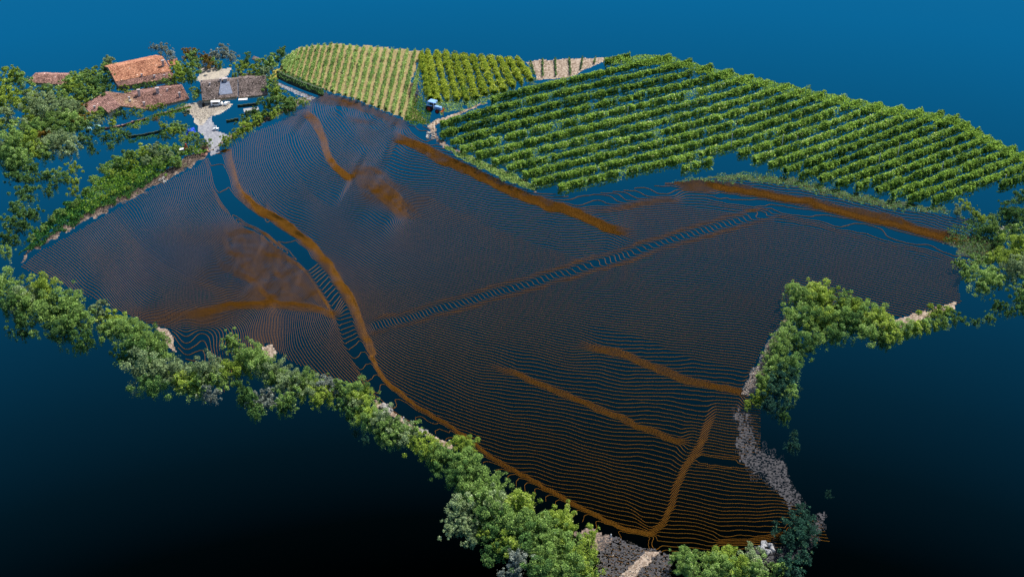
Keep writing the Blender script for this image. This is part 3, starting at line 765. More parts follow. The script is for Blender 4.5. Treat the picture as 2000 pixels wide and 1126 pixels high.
def vine_row(pts, mat, label, cat, group, width, h0, h1, dens, size, seed, gap=.25, posts=0, thin=None):
    """pts: photo places along the row's foot"""
    r = np.random.default_rng(seed)
    p = np.asarray(pts, float)
    B = G(p[:,0], p[:,1])
    seg = np.linalg.norm(B[1:] - B[:-1], axis=1); acc = np.concatenate([[0], np.cumsum(seg)])
    T = acc[-1]; n = int(T*dens)
    s = r.random(n)*T
    g = n2(s, s*0 + seed*3.7, 1.1, 60) + .6*n2(s, s*0 + seed*1.3, .45, 61)
    s = s[g + .5*r.normal(size=n) > -1.1 + gap*1.1]; n = len(s)
    P = np.stack([np.interp(s, acc, B[:,k]) for k in range(3)], 1)
    f0 = int(len(B)//2); d = B[-1] - B[0]; d /= np.linalg.norm(d); side = np.array((-d[1], d[0], 0)); side /= np.linalg.norm(side)
    bulge = .62 + .4*n2(s, s*0 + seed, 1.0, 62) + .35*n2(s, s*0 + seed*2.1, .4, 66)
    a = r.random(n)*2*math.pi; q = np.sqrt(r.random(n))*.25 + .75
    x = np.cos(a)*q*width*bulge; z = (h0+h1)/2 + np.sin(a)*q*(h1-h0)/2*(.8 + .35*n2(s, s*0+seed, 1.3, 63))
    z = np.where(r.random(n) < .12, r.random(n)*h0 - .2, z)
    P = P + side*(x + .07*r.normal(size=n))[:,None]; P[:,2] += z + .09*r.normal(size=n)*(h1 - h0)/2
    t = .2 + .46*r.random(n) + .22*n2(s, z*2, .7, 64) + .4*(r.random(n) < .22)
    loc = np.array([np.interp(T/2, acc, B[:,k]) for k in range(3)])
    e = tag(empty('vine_row', loc), label, cat, group)
    V, F, A = leaf_cloud(P - loc, size, t, r, 1.1)
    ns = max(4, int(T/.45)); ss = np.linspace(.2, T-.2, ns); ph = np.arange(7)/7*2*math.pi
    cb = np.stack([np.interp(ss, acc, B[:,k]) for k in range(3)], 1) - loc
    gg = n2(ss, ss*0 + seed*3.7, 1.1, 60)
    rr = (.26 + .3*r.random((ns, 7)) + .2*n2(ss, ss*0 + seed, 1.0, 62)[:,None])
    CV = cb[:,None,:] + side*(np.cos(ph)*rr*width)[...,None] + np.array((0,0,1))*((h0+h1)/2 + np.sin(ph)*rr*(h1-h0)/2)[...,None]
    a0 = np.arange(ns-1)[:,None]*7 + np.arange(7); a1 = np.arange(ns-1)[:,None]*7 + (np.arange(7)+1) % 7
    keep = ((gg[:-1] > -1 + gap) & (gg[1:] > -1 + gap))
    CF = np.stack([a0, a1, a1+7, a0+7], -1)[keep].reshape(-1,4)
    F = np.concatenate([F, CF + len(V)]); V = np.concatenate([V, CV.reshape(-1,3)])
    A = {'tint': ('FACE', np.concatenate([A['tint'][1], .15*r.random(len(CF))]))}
    obj('foliage', mesh_np('foliage', V, F, mat, A), e)
    mb = MB()
    for k in range(max(2, int(T/5.0))):
        c = np.array([np.interp((k + .5)/max(2, int(T/5.0))*T, acc, B[:,i]) for i in range(3)]) - loc
        mb.tube(c, c + (0, 0, h1*.8), .05, .03, 5)
    tag(mb.build('vine_stems', M['bark'], e), kind='stuff')
    for k in range(posts):
        c = np.array([np.interp((.12 + .76*r.random())*T, acc, B[:,i]) for i in range(3)]) - loc
        m = MB(); m.box((c[0], c[1], c[2]), .1, .1, h1 + .55); m.build('post', M['post'], e)
    return e


NTH = ['', 'second', 'third', 'fourth', 'fifth', 'sixth', 'seventh', 'eighth', 'ninth', 'tenth', 'eleventh', 'twelfth', 'thirteenth', 'fourteenth', 'fifteenth',
       'sixteenth', 'seventeenth', 'eighteenth', 'nineteenth', 'twentieth', 'twenty-first', 'twenty-second', 'twenty-third', 'twenty-fourth'] + ['twenty-' + q for q in ('fifth','sixth','seventh','eighth','ninth')] + ['thirtieth'] + ['thirty-' + q for q in ('first','second','third','fourth','fifth','sixth','seventh','eighth','ninth')] + ['fortieth'] + ['forty-' + q for q in ('first','second','third','fourth','fifth','sixth')]
# right vineyard: rows fan out towards the right
RVINE = [(852,240),(900,222),(960,196),(1030,168),(1110,152),(1170,126),(1206,110),(1260,108),(1320,112),(1380,130),(1460,148),(1560,170),(1640,186),(1700,200),(1760,210),(1800,216),(1860,222),(1910,250),(1960,280),(2020,310),
         (2020,356),(1975,372),(1920,366),(1880,372),(1846,396),(1800,398),(1740,388),(1700,376),(1640,366),(1580,352),(1520,338),(1460,312),(1420,302),(1380,324),(1330,334),(1260,340),(1200,350),(1140,368),(1086,372),(1046,364),(985,336),(920,308),(868,282),(852,262)]


def rslope(u):                 # how steeply the rows climb in the photograph
    return .235 + .13*sst(1250, 1650, u) + .02*sst(1650, 1950, u) + .045*(1 - sst(850, 1150, u))


_us = np.arange(820, 2060, 10.0); _cum = np.concatenate([[0], np.cumsum(rslope(_us[:-1] + 5)*10)])
_k0 = np.interp(1000, _us, _cum)
kk = 0
runs = []
for w in np.arange(168, 700, 20.5):
    vs = w - (_cum - _k0)
    ins = in_poly(_us, vs - 2, RVINE)
    # contiguous stretches inside the plot
    i = 0
    while i < len(_us):
        if ins[i]:
            j = i
            while j+1 < len(_us) and ins[j+1]: j += 1
            if j - i >= 4: runs.append([(_us[q], vs[q] + 7) for q in range(i, j+1)])
            i = j
        i += 1
for i, pts in enumerate(runs):
    lab = 'topmost' if i == 0 else 'lowest' if i == len(runs)-1 else f'{NTH[i]} from the top'
    vine_row(pts, M['vine'], f'{lab} leafy green vine row of the large right vineyard', 'vine row', 'vine rows of the right vineyard', .78, .2, 2.1, 330, .28, 300+i, .28, 1 if i % 3 == 1 else 0)


def lerp_poly(pts, t):
    p = np.asarray(pts, float); s = np.hypot(*(p[1:] - p[:-1]).T); a = np.concatenate([[0], np.cumsum(s)])
    return np.array([np.interp(t*a[-1], a, p[:,0]), np.interp(t*a[-1], a, p[:,1])])


# young vineyard on tan soil, upper left
foot = [(550,126),(556,140),(590,156),(632,174),(700,196),(760,217),(796,230)]
head = [(562,112),(580,98),(606,90),(645,86),(690,90),(760,96),(826,100)]
NY = 23
for i in range(NY):
    t = (i/(NY-1))**1.22
    a = lerp_poly(foot, t); b = lerp_poly(head, min(1, t*1.0))
    k = np.linspace(0, 1, 8)
    pts = [(a[0] + (b[0]-a[0])*q, a[1] + (b[1]-a[1])*q + 4) for q in k]
    lab = 'leftmost' if i == 0 else 'rightmost' if i == NY-1 else f'{NTH[i]} from the left'
    vine_row(pts, M['young'], f'{lab} pale young vine row on tan soil', 'vine row', 'young vine rows on the tan soil', .45, .1, 1.15, 110, .22, 400+i, .28)
# yellow-green vineyard in the middle
foot = [(812,150),(816,200),(842,196),(870,196),(900,198),(940,186),(980,178),(1012,164),(1038,158)]
head = [(820,118),(826,102),(850,104),(890,108),(930,112),(960,114),(990,116),(1015,118),(1036,124)]
NM = 12
for i in range(NM):
    t = i/(NM-1)
    a = lerp_poly(head, .04 + .84*t); b = lerp_poly(foot, .16 + .84*t)
    b = a + (b - a)
    b = b + np.array((26*(1-t), 2))
    k = np.linspace(0, 1, 8)
    pts = [(a[0] + (b[0]-a[0])*q, a[1] + (b[1]-a[1])*q + 4) for q in k]
    lab = 'leftmost' if i == 0 else 'rightmost' if i == NM-1 else f'{NTH[i]} from the left'
    vine_row(pts, M['yellow'], f'{lab} bushy yellow-green vine row behind the blue tractor', 'vine row', 'yellow-green vine rows in the middle', 1.05, .1, 1.6, 300, .26, 500+i, .15)
# bare strips between the gravel beds
for i, (u0, v0, u1, v1) in enumerate([(1036,122,1044,150),(1060,118,1060,152),(1084,116,1086,150),(1112,115,1114,148),(1138,114,1134,138),(1164,113,1160,126)]):
    lab = 'leftmost' if i == 0 else 'rightmost' if i == 5 else f'{NTH[i]} from the left'
    vine_row([(u0+(u1-u0)*q, v0+(v1-v0)*q) for q in np.linspace(0,1,5)], M['dark'], f'{lab} thin dark vine strip on the gravel plot', 'vine row', 'thin dark vine strips on the gravel plot', .22, .1, .7, 60, .2, 600+i, .3)
# weedy tangle left of the tractor
scatter('weeds', patch_points([(790,232),(812,190),(826,200),(842,220),(836,246),(812,244)], 2600, 5, 54), GRASS, .24, (0, .9), 54, .3)
scatter('dead_brush', patch_points([(798,170),(812,160),(822,196),(810,204),(800,190)], 900, 5, 55), M['earth'], .22, (0, .8), 55, .3)
scatter('track_weeds', patch_points([(842,196),(880,200),(960,186),(1000,172),(980,190),(900,214),(860,222)], 2200, 6, 56), M['green'], .24, (0, .8), 56, .3)
scatter('left_verge', patch_points([(546,138),(556,140),(600,160),(632,174),(628,180),(590,166),(548,148)], 1800, 3, 57), GRASS, .2, (0, .6), 57, .3)

scatter('vineyard_edge_leaves', patch_points([(1196,112),(1260,108),(1320,113),(1380,130),(1560,170),(1700,200),(1800,218),(1866,226),(1960,282),(2030,318),(2030,330),(1950,296),(1860,242),(1700,218),(1560,188),(1380,146),(1320,128),(1200,124)], 20000, 3, 59), M['vine'], .28, (.1, 1.9), 59, .3)

scatter('slope_plants', patch_points([(120,424),(160,380),(196,336),(236,306),(290,290),(340,286),(392,284),(404,292),(340,322),(280,352),(220,382),(160,416)], 12000, 10, 60), GRASS, .3, (0, .9), 60, .5)
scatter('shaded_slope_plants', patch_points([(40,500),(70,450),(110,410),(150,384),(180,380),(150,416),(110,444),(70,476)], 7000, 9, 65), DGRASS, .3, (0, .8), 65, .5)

scatter('undergrowth', patch_points([(828,104),(900,110),(1036,124),(1040,148),(960,182),(880,198),(842,200),(818,190),(818,140)], 7000, 4, 67), M['yellow'], .26, (0, .6), 67, .5)

scatter('garden_plants', patch_points([(246,244),(300,222),(356,203),(374,204),(376,210),(330,224),(290,238),(252,252)], 1600, 4, 68), GRASS, .24, (0, .6), 68, .6)
scatter('garden_bed', patch_points([(250,274),(300,262),(338,248),(340,256),(300,268),(256,280)], 900, 4, 69), DGRASS, .24, (0, .6), 69, .6)
scatter('rough_scrub', patch_points([(1850,440),(1900,440),(1960,470),(1970,500),(1930,512),(1880,490),(1850,470)], 2600, 10, 70), M['dark'], .22, (0, .5), 70, .4)


# ------------------------------------------------------------------ houses
M['terracotta'] = mat_tint('terracotta_tiles', [(126,72,54),(176,104,76),(204,134,100),(224,166,132),(238,206,182)])
M['mauve'] = mat_tint('weathered_mauve_tiles', [(70,46,44),(112,76,70),(150,106,98),(184,142,130),(216,190,180)])
M['brown'] = mat_tint('grey_brown_tiles', [(46,40,40),(76,68,66),(108,96,92),(144,130,126),(184,172,168)])
M['sunlit_mauve'] = mat_tint('sunlit_mauve_tiles', [(120,80,68),(166,116,98),(198,150,130),(220,184,164),(234,212,198)])  # lighter copy of the mauve tiles, sunlight painted into the colour
M['render'] = mat_plain('cream_render', (206, 196, 176), .9, .12, .6)
M['bluewall'] = mat_plain('grey_render', (150, 152, 156), .9, .15, .6)
M['white'] = mat_plain('white_paint', (226, 226, 226), .6, .05, 1)
M['zinc'] = mat_plain('pale_zinc', (112, 122, 142), .6, .18, 1.2)
M['concrete'] = mat_plain('concrete', (150, 150, 152), .9, .2, 2)
M['chimney'] = mat_plain('chimney_render', (168, 158, 156), .9, .25, 3)
M['glass'] = mat_plain('dark_glass', (24, 30, 36), .15, .1, 1)
M['rubber'] = mat_plain('black_rubber', (20, 20, 20), .85, .2, 4)
M['red'] = mat_plain('red_paint', (170, 44, 30), .5, .15, 3)
M['orange'] = mat_plain('orange_paint', (190, 84, 40), .5, .15, 3)
M['blue'] = mat_plain('pale_blue_paint', (128, 168, 220), .45, .1, 2)
M['tarp'] = mat_plain('blue_tarpaulin', (30, 70, 180), .6, .15, 3)
M['turq'] = mat_plain('pale_turquoise_sheet', (150, 190, 188), .6, .2, 3)
M['wood'] = mat_plain('grey_timber', (140, 124, 104), .9, .25, 4)


def tiles(q, parent, mat, seed, tw=.25, tc=.32):
    """roof tiles in courses over the quad q = ridge0, ridge1, eave1, eave0"""
    r = np.random.default_rng(seed)
    q = [np.asarray(p, float) for p in q]
    nx = max(3, int(np.linalg.norm(q[1]-q[0])/tw)); ny = max(3, int(np.linalg.norm(q[3]-q[0])/tc))
    nrm = np.cross(q[1]-q[0], q[3]-q[0]); nrm /= np.linalg.norm(nrm); nrm *= np.sign(nrm[2])
    i, j = np.meshgrid(np.arange(nx), np.arange(ny)); i = i.ravel(); j = j.ravel(); n = len(i)
    off = .12*r.normal(size=n)
    def at(a, b):
        a = np.clip(a/nx, 0, 1)[:,None]; b = np.clip(b/ny, -.02, 1.04)[:,None]
        return (q[0]*(1-a) + q[1]*a)*(1-b) + (q[3]*(1-a) + q[2]*a)*b
    h0 = .03 + .03*r.random(n); h1 = h0 + .05 + .07*r.random(n)
    V = np.zeros((n, 6, 3))
    V[:,0] = at(i+.04, j-.1) + nrm*h0[:,None]*.4; V[:,1] = at(i+.5, j-.1) + nrm*(h0+.05)[:,None]; V[:,2] = at(i+.96, j-.1) + nrm*h0[:,None]*.4
    V[:,3] = at(i+.04, j+1.0+off) + nrm*h1[:,None]*.5; V[:,4] = at(i+.5, j+1.05+off) + nrm*(h1+.06)[:,None]; V[:,5] = at(i+.96, j+1.0+off) + nrm*h1[:,None]*.5
    V = V.reshape(-1, 3)
    k = np.arange(n)[:,None]*6
    F = np.concatenate([k + np.array((0,3,4,1)), k + np.array((1,4,5,2))])
    t = np.clip(.47 + .19*r.normal(size=n) + .16*(n2(i*1.0, j*1.0, 6, seed)), 0, 1)
    o = obj('roof_tiles', mesh_np('roof_tiles', V, F, mat, {'tint': ('FACE', np.concatenate([t, t]))}), parent)
    return tag(o, kind='stuff')


class House:
    def __init__(s, name, u, v, label, cat, wall, z=None):
        s.z0 = float(Z(u, v)); s.o = G(u, v)
        s.e = tag(empty(name, s.o), label, cat); s.wall = wall; s.k = 0
    def p(s, u, v, h): return unproj(u, v, s.z0 + h*.72 - 1.5) - s.o
    def slab(s, q, mat, tilemat, walls=True, seed=0, label=None):
        """one roof slope (ridge0, ridge1, eave1, eave0) with its tiles"""
        q = [np.asarray(p, float) for p in q]
        m = MB(); m.prism([p + (0, 0, -.2) for p in q], q)
        r = m.build('roof', mat, s.e)
        if label: r['label'] = label
        if tilemat: tiles(q, r, tilemat, seed + s.k*7)
        s.k += 1
        return q
    def body(s, plan, tops):
        m = MB(); m.prism([np.array((p[0], p[1], -.1)) for p in plan], [np.array((p[0], p[1], t*.72 - 1.55)) for p, t in zip(plan, tops)])
        return m.build('wall', s.wall, s.e)
    def gable(s, q, back=True, inset=.35, mat=None, tm=None, seed=0):
        """walls under a ridge roof whose seen slope is q, and the slope behind"""
        q = [np.asarray(p, float) for p in q]
        d0, d1 = q[0]-q[3], q[1]-q[2]
        b0 = q[0] + d0*(1, 1, -1)*.95; b1 = q[1] + d1*(1, 1, -1)*.95
        if back: s.slab([q[0] + d0*.004 + (0, 0, .0), q[1] + d1*.004, b1, b0], mat, tm, seed=seed)
        f = lambda a, b, t: a*(1-t) + b*t
        ax = (q[1]-q[0])/np.linalg.norm(q[1]-q[0])*inset
        e0, e1 = f(q[3], q[0], .1) + ax, f(q[2], q[1], .1) - ax
        r0, r1 = q[0] + ax, q[1] - ax
        c0, c1 = f(b0, q[0], .1) + ax, f(b1, q[1], .1) - ax
        m = MB()
        g = lambda p: np.array((p[0], p[1], -.1)); lo = lambda p: np.array((p[0], p[1], p[2]-.22))
        m.poly([g(e0), g(e1), g(c1), g(c0), lo(e0), lo(e1), lo(c1), lo(c0), lo(r0), lo(r1)],
               [(0,1,5,4), (2,3,7,6), (1,2,6,9,5), (3,0,4,8,7), (4,5,9,8), (6,7,8,9), (3,2,1,0)])
        m.build('wall', s.wall, s.e)
    def chimney(s, u, v, h, w, t, mat='chimney', cap=True):
        w *= .8; t *= .75; c = s.p(u, v, h); m = MB(); m.box((c[0], c[1], c[2]-.6), w, w*.8, t+.6, .3)
        o = m.build('chimney', M[mat], s.e)
        if cap:
            k = MB(); k.box((c[0], c[1], c[2]+t+.003), w*1.3, w*1.1, .12, .3); k.build('chimney_cap', M[mat], o)


# house with the terracotta roof
h = House('farmhouse', 285, 165, 'long farmhouse with a bright terracotta tiled roof, behind the others', 'house', M['bluewall'])
R0, R1 = h.p(211,132,6.2), h.p(318,111,6.2); m0, m1 = h.p(225,160,4.1), h.p(336,139,4.1); e0, e1 = h.p(232,169.5,3.5), h.p(342,152.5,3.5)
h.slab([R0, R1, m1, m0], M['soil'], M['terracotta'], seed=1)
h.gable([R0, R1, m1, m0], True, .3, M['soil'], M['terracotta'], 5)
h.slab([m0 + (0,0,-.1), m1 + (0,0,-.1), e1, e0], M['soil'], M['mauve'], seed=2, label='lower strip of roof with weathered mauve tiles')
h.body([m0*.97+e0*.03, m1*.97+e1*.03, m1*.15+e1*.85, m0*.15+e0*.85], [3.6, 3.6, 3.15, 3.15])
h.chimney(319,128,5.2,.7,1.5,'chimney'); h.chimney(302,152,3.8,.5,.7); h.chimney(321,148,3.8,.5,.3,'concrete',False); h.chimney(277,148,4.4,.4,.4)
h = House('lean_to', 338, 128, 'small reddish lean-to roof tucked against the terracotta house', 'shed', M['bluewall'])
q = h.slab([h.p(326,119,3.4), h.p(346,115,3.4), h.p(351,125,2.6), h.p(331,129,2.6)], M['soil'], M['terracotta'], seed=3)
h.body([q[0]*.9+q[2]*.1, q[1]*.9+q[3]*.1, q[2]*.9+q[0]*.1, q[3]*.9+q[1]*.1], [3.1, 3.1, 2.35, 2.35])

# long mauve farmhouse in front
h = House('farmhouse', 262, 208, 'angled farmhouse with weathered mauve roofs and several pale chimneys', 'house', M['render'])
def ab(a, b, n=(207,179), e=(29,28), f=(-42,25), r=5.0, k=2.0): return h.p(n[0]+a*e[0]+b*f[0], n[1]+a*e[1]+b*f[1], r - k*b)
h.slab([ab(.60,0), ab(0,0), ab(0,1.08), ab(.60,1.08)], M['soil'], M['mauve'], seed=4)
h.slab([ab(1,0), ab(.601,0), ab(.601,.56), ab(1,.56)], M['soil'], M['mauve'], seed=5)
N0, E0 = h.p(207.6,179,5.0), h.p(236.5,207,5.0)
k0, k1, x1, x0 = h.p(262,185,4.9), h.p(356,166.5,4.9), h.p(370,193,3.0), h.p(288,213.5,3.0)
h.slab([N0 + (0,0,-.05), k0 + (0,0,-.05), x0 + (0,0,-.05), E0 + (0,0,-.05)], M['soil'], M['sunlit_mauve'], seed=6, label='sunlit pale pink slope of the roof')
h.slab([k0, k1, x1, x0], M['soil'], M['mauve'], seed=7)
h.gable([k0, k1, x1, x0], True, .3, M['soil'], M['mauve'], 8)
c = lambda p, t: np.array((p[0], p[1], t))
pl = [ab(.05,.02), ab(.57,.02), ab(.57,.98), ab(.05,.98)]
h.body(pl, [4.6, 4.6, 2.7, 2.7]); pl = [ab(.615,.02), ab(.96,.02), ab(.96,.5), ab(.615,.5)]; h.body(pl, [4.5, 4.5, 3.7, 3.7])
h.chimney(253,196,4.4,.45,.9); h.chimney(272,186,4.9,.7,1.6); h.chimney(308,180,4.9,.8,1.2); h.chimney(351,187,4.0,.5,.9); h.chimney(282,206,3.6,.5,.9); h.chimney(185,211,3.6,.5,.5); h.chimney(255,201,4.0,.5,.7); h.chimney(327,178,4.6,.4,.5)

# brown roofed house by the courtyard
h = House('farmhouse', 455, 195, 'farmhouse with grey-brown roofs and a pale roof terrace beside the courtyard', 'house', M['render'])
k0, k1, x1, x0 = h.p(391,162,5.6), h.p(463.5,154.5,5.6), h.p(464.5,189,3.1), h.p(395,197,3.1)
h.slab([k0, k1, x1, x0], M['soil'], M['brown'], seed=9); h.gable([k0, k1, x1, x0], True, .3, M['soil'], M['brown'], 10)
k2, k3, x3, x2 = h.p(465,153,5.2), h.p(519,150,5.2), h.p(523.5,185,2.9), h.p(465.5,191,2.9)
h.slab([k2, k3, x3, x2], M['soil'], M['brown'], seed=11); h.gable([k2, k3, x3, x2], True, .3, M['soil'], M['brown'], 12)
f = lambda a, b: (k0*(1-a)+k1*a)*(1-b) + (x0*(1-a)+x1*a)*b
q = [f(.56,.12), f(.78,.12), f(.86,.82), f(.48,.82)]
m = MB(); m.prism([p + (0,0,.0) for p in q], [p + (0,0,.16) for p in q]); m.build('roof_terrace', M['zinc'], h.e)
m = MB(); m.prism([q[0]+(0,0,.163), q[0]*.93+q[1]*.07+(0,0,.163), q[3]*.93+q[2]*.07+(0,0,.163), q[3]+(0,0,.163)], [q[0]+(0,0,.5), q[0]*.93+q[1]*.07+(0,0,.5), q[3]*.93+q[2]*.07+(0,0,.5), q[3]+(0,0,.5)]); m.build('parapet', M['zinc'], h.e)
h.chimney(440,160,5.3,1.1,1.0); h.chimney(431,160,5.3,.5,.9); h.chimney(410,166,5.2,.4,.5); h.chimney(394,160,5.2,.35,.4)
m = MB(); a, b = x2*.97 + k2*.03, x3*.3+x2*.7
d = np.array((b-a)[:2])/np.linalg.norm((b-a)[:2]); nn = np.array((d[1], -d[0], 0))*1.0
if nn[1] > 0: nn = -nn
m.prism([c(a,.2), c(b,.2), c(b+nn,.2), c(a+nn,.2)], [c(a,.4), c(b,.4), c(b+nn,.4), c(a+nn,.4)]); m.build('ledge', M['white'], h.e)  # white slab added to stand for sunlight on the cream wall's top

h = House('barn', 95, 165, 'low house with a dull mauve roof half hidden by trees', 'house', M['render'])
q = h.slab([h.p(68,143.5,4.4), h.p(132,146.5,4.4), h.p(130,166,3.0), h.p(52,161,3.0)], M['soil'], M['mauve'], seed=13); h.gable(q, True, .3, M['soil'], M['mauve'], 14)
h = House('shed', 502, 122, 'tiny brown-roofed shed behind the brown roofed farmhouse', 'shed', M['white'])
q = h.slab([h.p(496,109.5,2.6), h.p(512,115.5,2.6), h.p(509,122,2.0), h.p(492,115,2.0)], M['soil'], M['brown'], seed=15)
h.body([q[0]*.9+q[2]*.1, q[1]*.9+q[3]*.1, q[2]*.9+q[0]*.1, q[3]*.9+q[1]*.1], [2.3, 2.3, 1.75, 1.75])
h = House('shed', 491, 218, 'low grey shed roof standing alone below the brown roofed farmhouse', 'shed', M['concrete'])
q = h.slab([h.p(475,212.5,3.2), h.p(504,208.5,3.2), h.p(506,214.5,3.0), h.p(477,219.5,3.0)], M['concrete'], None)
h.body([q[0]*.93+q[2]*.07, q[1]*.93+q[3]*.07, q[2]*.93+q[0]*.07, q[3]*.93+q[1]*.07], [3.0, 3.0, 2.8, 2.8])

# ------------------------------------------------------------------ walls and stones
M['wallstone'] = mat_tint('shaded_wall_stone', [(64,66,60),(96,92,84),(122,112,102),(84,100,70),(140,130,122)])


def stone_wall(name, pts, height, thick, mat, label, cat, seed, n=None, rough=.1):
    """uneven wall of stones along photo places"""
    r = np.random.default_rng(seed)
    p = np.asarray(pts, float); B = G(p[:,0], p[:,1]); s = np.linalg.norm(B[1:]-B[:-1], axis=1); a = np.concatenate([[0], np.cumsum(s)])
    e = tag(empty(name, B[0]), label, cat)
    T = a[-1]; m = MB(); core = MB()
    st = .45; rows = max(1, int(height/.35)); k = 0
    at = lambda q: np.array([np.interp(q, a, B[:,i]) for i in range(3)]) - B[0]
    for i in range(len(B)-1):
        A, D = B[i]-B[0], B[i+1]-B[0]; t = (D-A)/np.linalg.norm(D-A); nn = np.array((-t[1], t[0], 0))*thick*.38
        core.prism([A-nn-(0,0,.3), D-nn-(0,0,.3), D+nn-(0,0,.3), A+nn-(0,0,.3)], [A-nn+(0,0,height*.9), D-nn+(0,0,height*.9), D+nn+(0,0,height*.9), A+nn+(0,0,height*.9)])
    core.build('wall_core', M['stone'] if mat is None else mat, e)
    for row in range(rows):
        q = st*.5*(row % 2)
        while q < T:
            w = st*(.6 + .8*r.random()); c0 = at(min(T, q + w/2)); c1 = at(min(T, q + w/2 + .1)); tt = c1 - c0
            ang = math.atan2(tt[1], tt[0]) if np.linalg.norm(tt) > 1e-6 else 0
            m.box((c0[0] + rough*r.normal()*.4, c0[1] + rough*r.normal()*.4, c0[2] + row*height/rows + .02*r.normal()), w*.94, thick*(.85 + .3*r.random()), height/rows*(.85 + .3*r.random()), ang + .1*r.normal())
            q += w
    o = m.build('stones', mat, e); tag(o, kind='stuff')
    na = len(o.data.polygons); at2 = o.data.attributes.new('tint', 'FLOAT', 'FACE')
    at2.data.foreach_set('value', np.repeat(r.random(na//6 + 1), 6)[:na].astype(np.float32))
    return e


stone_wall('retaining_wall', [(542,150),(562,160),(596,174),(630,186)], 1.5, .5, M['wallstone'], 'dark overgrown retaining wall below the young vineyard, along the road', 'wall', 71)
stone_wall('garden_wall', [(300,227),(330,220),(352,214),(372,209)], .3, .22, M['redstone'], 'low reddish garden wall running to the courtyard', 'wall', 72)
stone_wall('garden_wall', [(246,269),(280,264),(310,258),(336,250)], .3, .25, M['darkstone'], 'low dark garden wall between the two empty terraces', 'wall', 73)
stone_wall('garden_wall', [(204,252),(240,246),(262,238),(290,232)], .25, .22, M['redstone'], 'low brown garden wall left of the reddish one', 'wall', 74)
stone_wall('garden_wall', [(442,238),(452,236),(466,234)], .35, .3, M['darkstone'], 'short dark wall in the empty yard right of the lane', 'wall', 75)
stone_wall('garden_wall', [(464,208),(484,206),(503,204)], .35, .3, M['darkstone'], 'short dark wall behind the low grey shed', 'wall', 76)


def stone_heap(u, v, ru, rv, n, s, mat, label, seed):
    r = np.random.default_rng(seed); B = G(u, v)
    e = tag(empty('stone_heap', B), label, 'stone heap')
    me = []
    for k in range(3):
        bm = MB(); pts = []
        for i in range(12):
            z = -1 + 2*(i + .5)/12; a = i*2.4 + k; rr = math.sqrt(1 - z*z)*(.75 + .4*r.random()); pts.append((rr*math.cos(a), rr*math.sin(a), z*.7*(.8 + .4*r.random())))
        import bmesh
        b = bmesh.new(); [b.verts.new(p) for p in pts]; bmesh.ops.convex_hull(b, input=b.verts[:])
        m = bpy.data.meshes.new('stone'); b.to_mesh(m); b.free(); m.materials.append(mat)
        t = m.attributes.new('tint', 'FLOAT', 'FACE'); t.data.foreach_set('value', np.full(len(m.polygons), .2 + .3*k, np.float32)); me.append(m)
    for i in range(n):
        a, q = r.random()*6.28, math.sqrt(r.random()); P = G(u + ru*q*math.cos(a), v + rv*q*math.sin(a)) - B
        o = obj('stone', me[i % 3], e, P + (0, 0, .1 + .5*s*(1-q))); sz = s*(.5 + .8*r.random()); o.scale = (sz, sz*.8, sz*.7); o.rotation_euler = (r.random(), r.random(), r.random()*6)
    return e


stone_heap(752, 800, 14, 9, 34, .42, M['stone'], 'pale stone pile beside the dirt path on the front edge', 81)
stone_heap(823, 846, 11, 6, 18, .35, M['stone'], 'smaller pale stone pile further along the front dirt path', 82)
stone_heap(1966, 450, 26, 9, 42, .4, M['stone'], 'pale lilac stone heap by the right edge of the picture', 83)
stone_heap(1934, 424, 8, 5, 12, .35, M['darkstone'], 'small dark stone heap left of the pale lilac one', 84)
stone_heap(842, 266, 8, 7, 16, .4, M['stone'], 'white stones at the left tip of the right vineyard', 85)
stone_heap(384, 292, 9, 8, 22, .4, M['concrete'], 'lilac-grey rubble pile beside the lane end', 86)
stone_heap(399, 296, 10, 10, 28, .4, M['redstone'], 'reddish rubble pile at the end of the lane', 87)
stone_heap(1496, 1070, 14, 12, 24, .4, M['concrete'], 'blue-grey rubble pile in the bottom right hedge', 88)
stone_heap(318, 352, 8, 6, 14, .35, M['stone'], 'pale stones on the bank above the left field', 89)
stone_heap(364, 222, 8, 5, 14, .4, M['darkstone'], 'dark stone stack at the courtyard end of the reddish wall', 90)
stone_heap(1840, 608, 18, 8, 24, .3, M['earth'], 'brown stones on the ledge of the right hedge', 91)

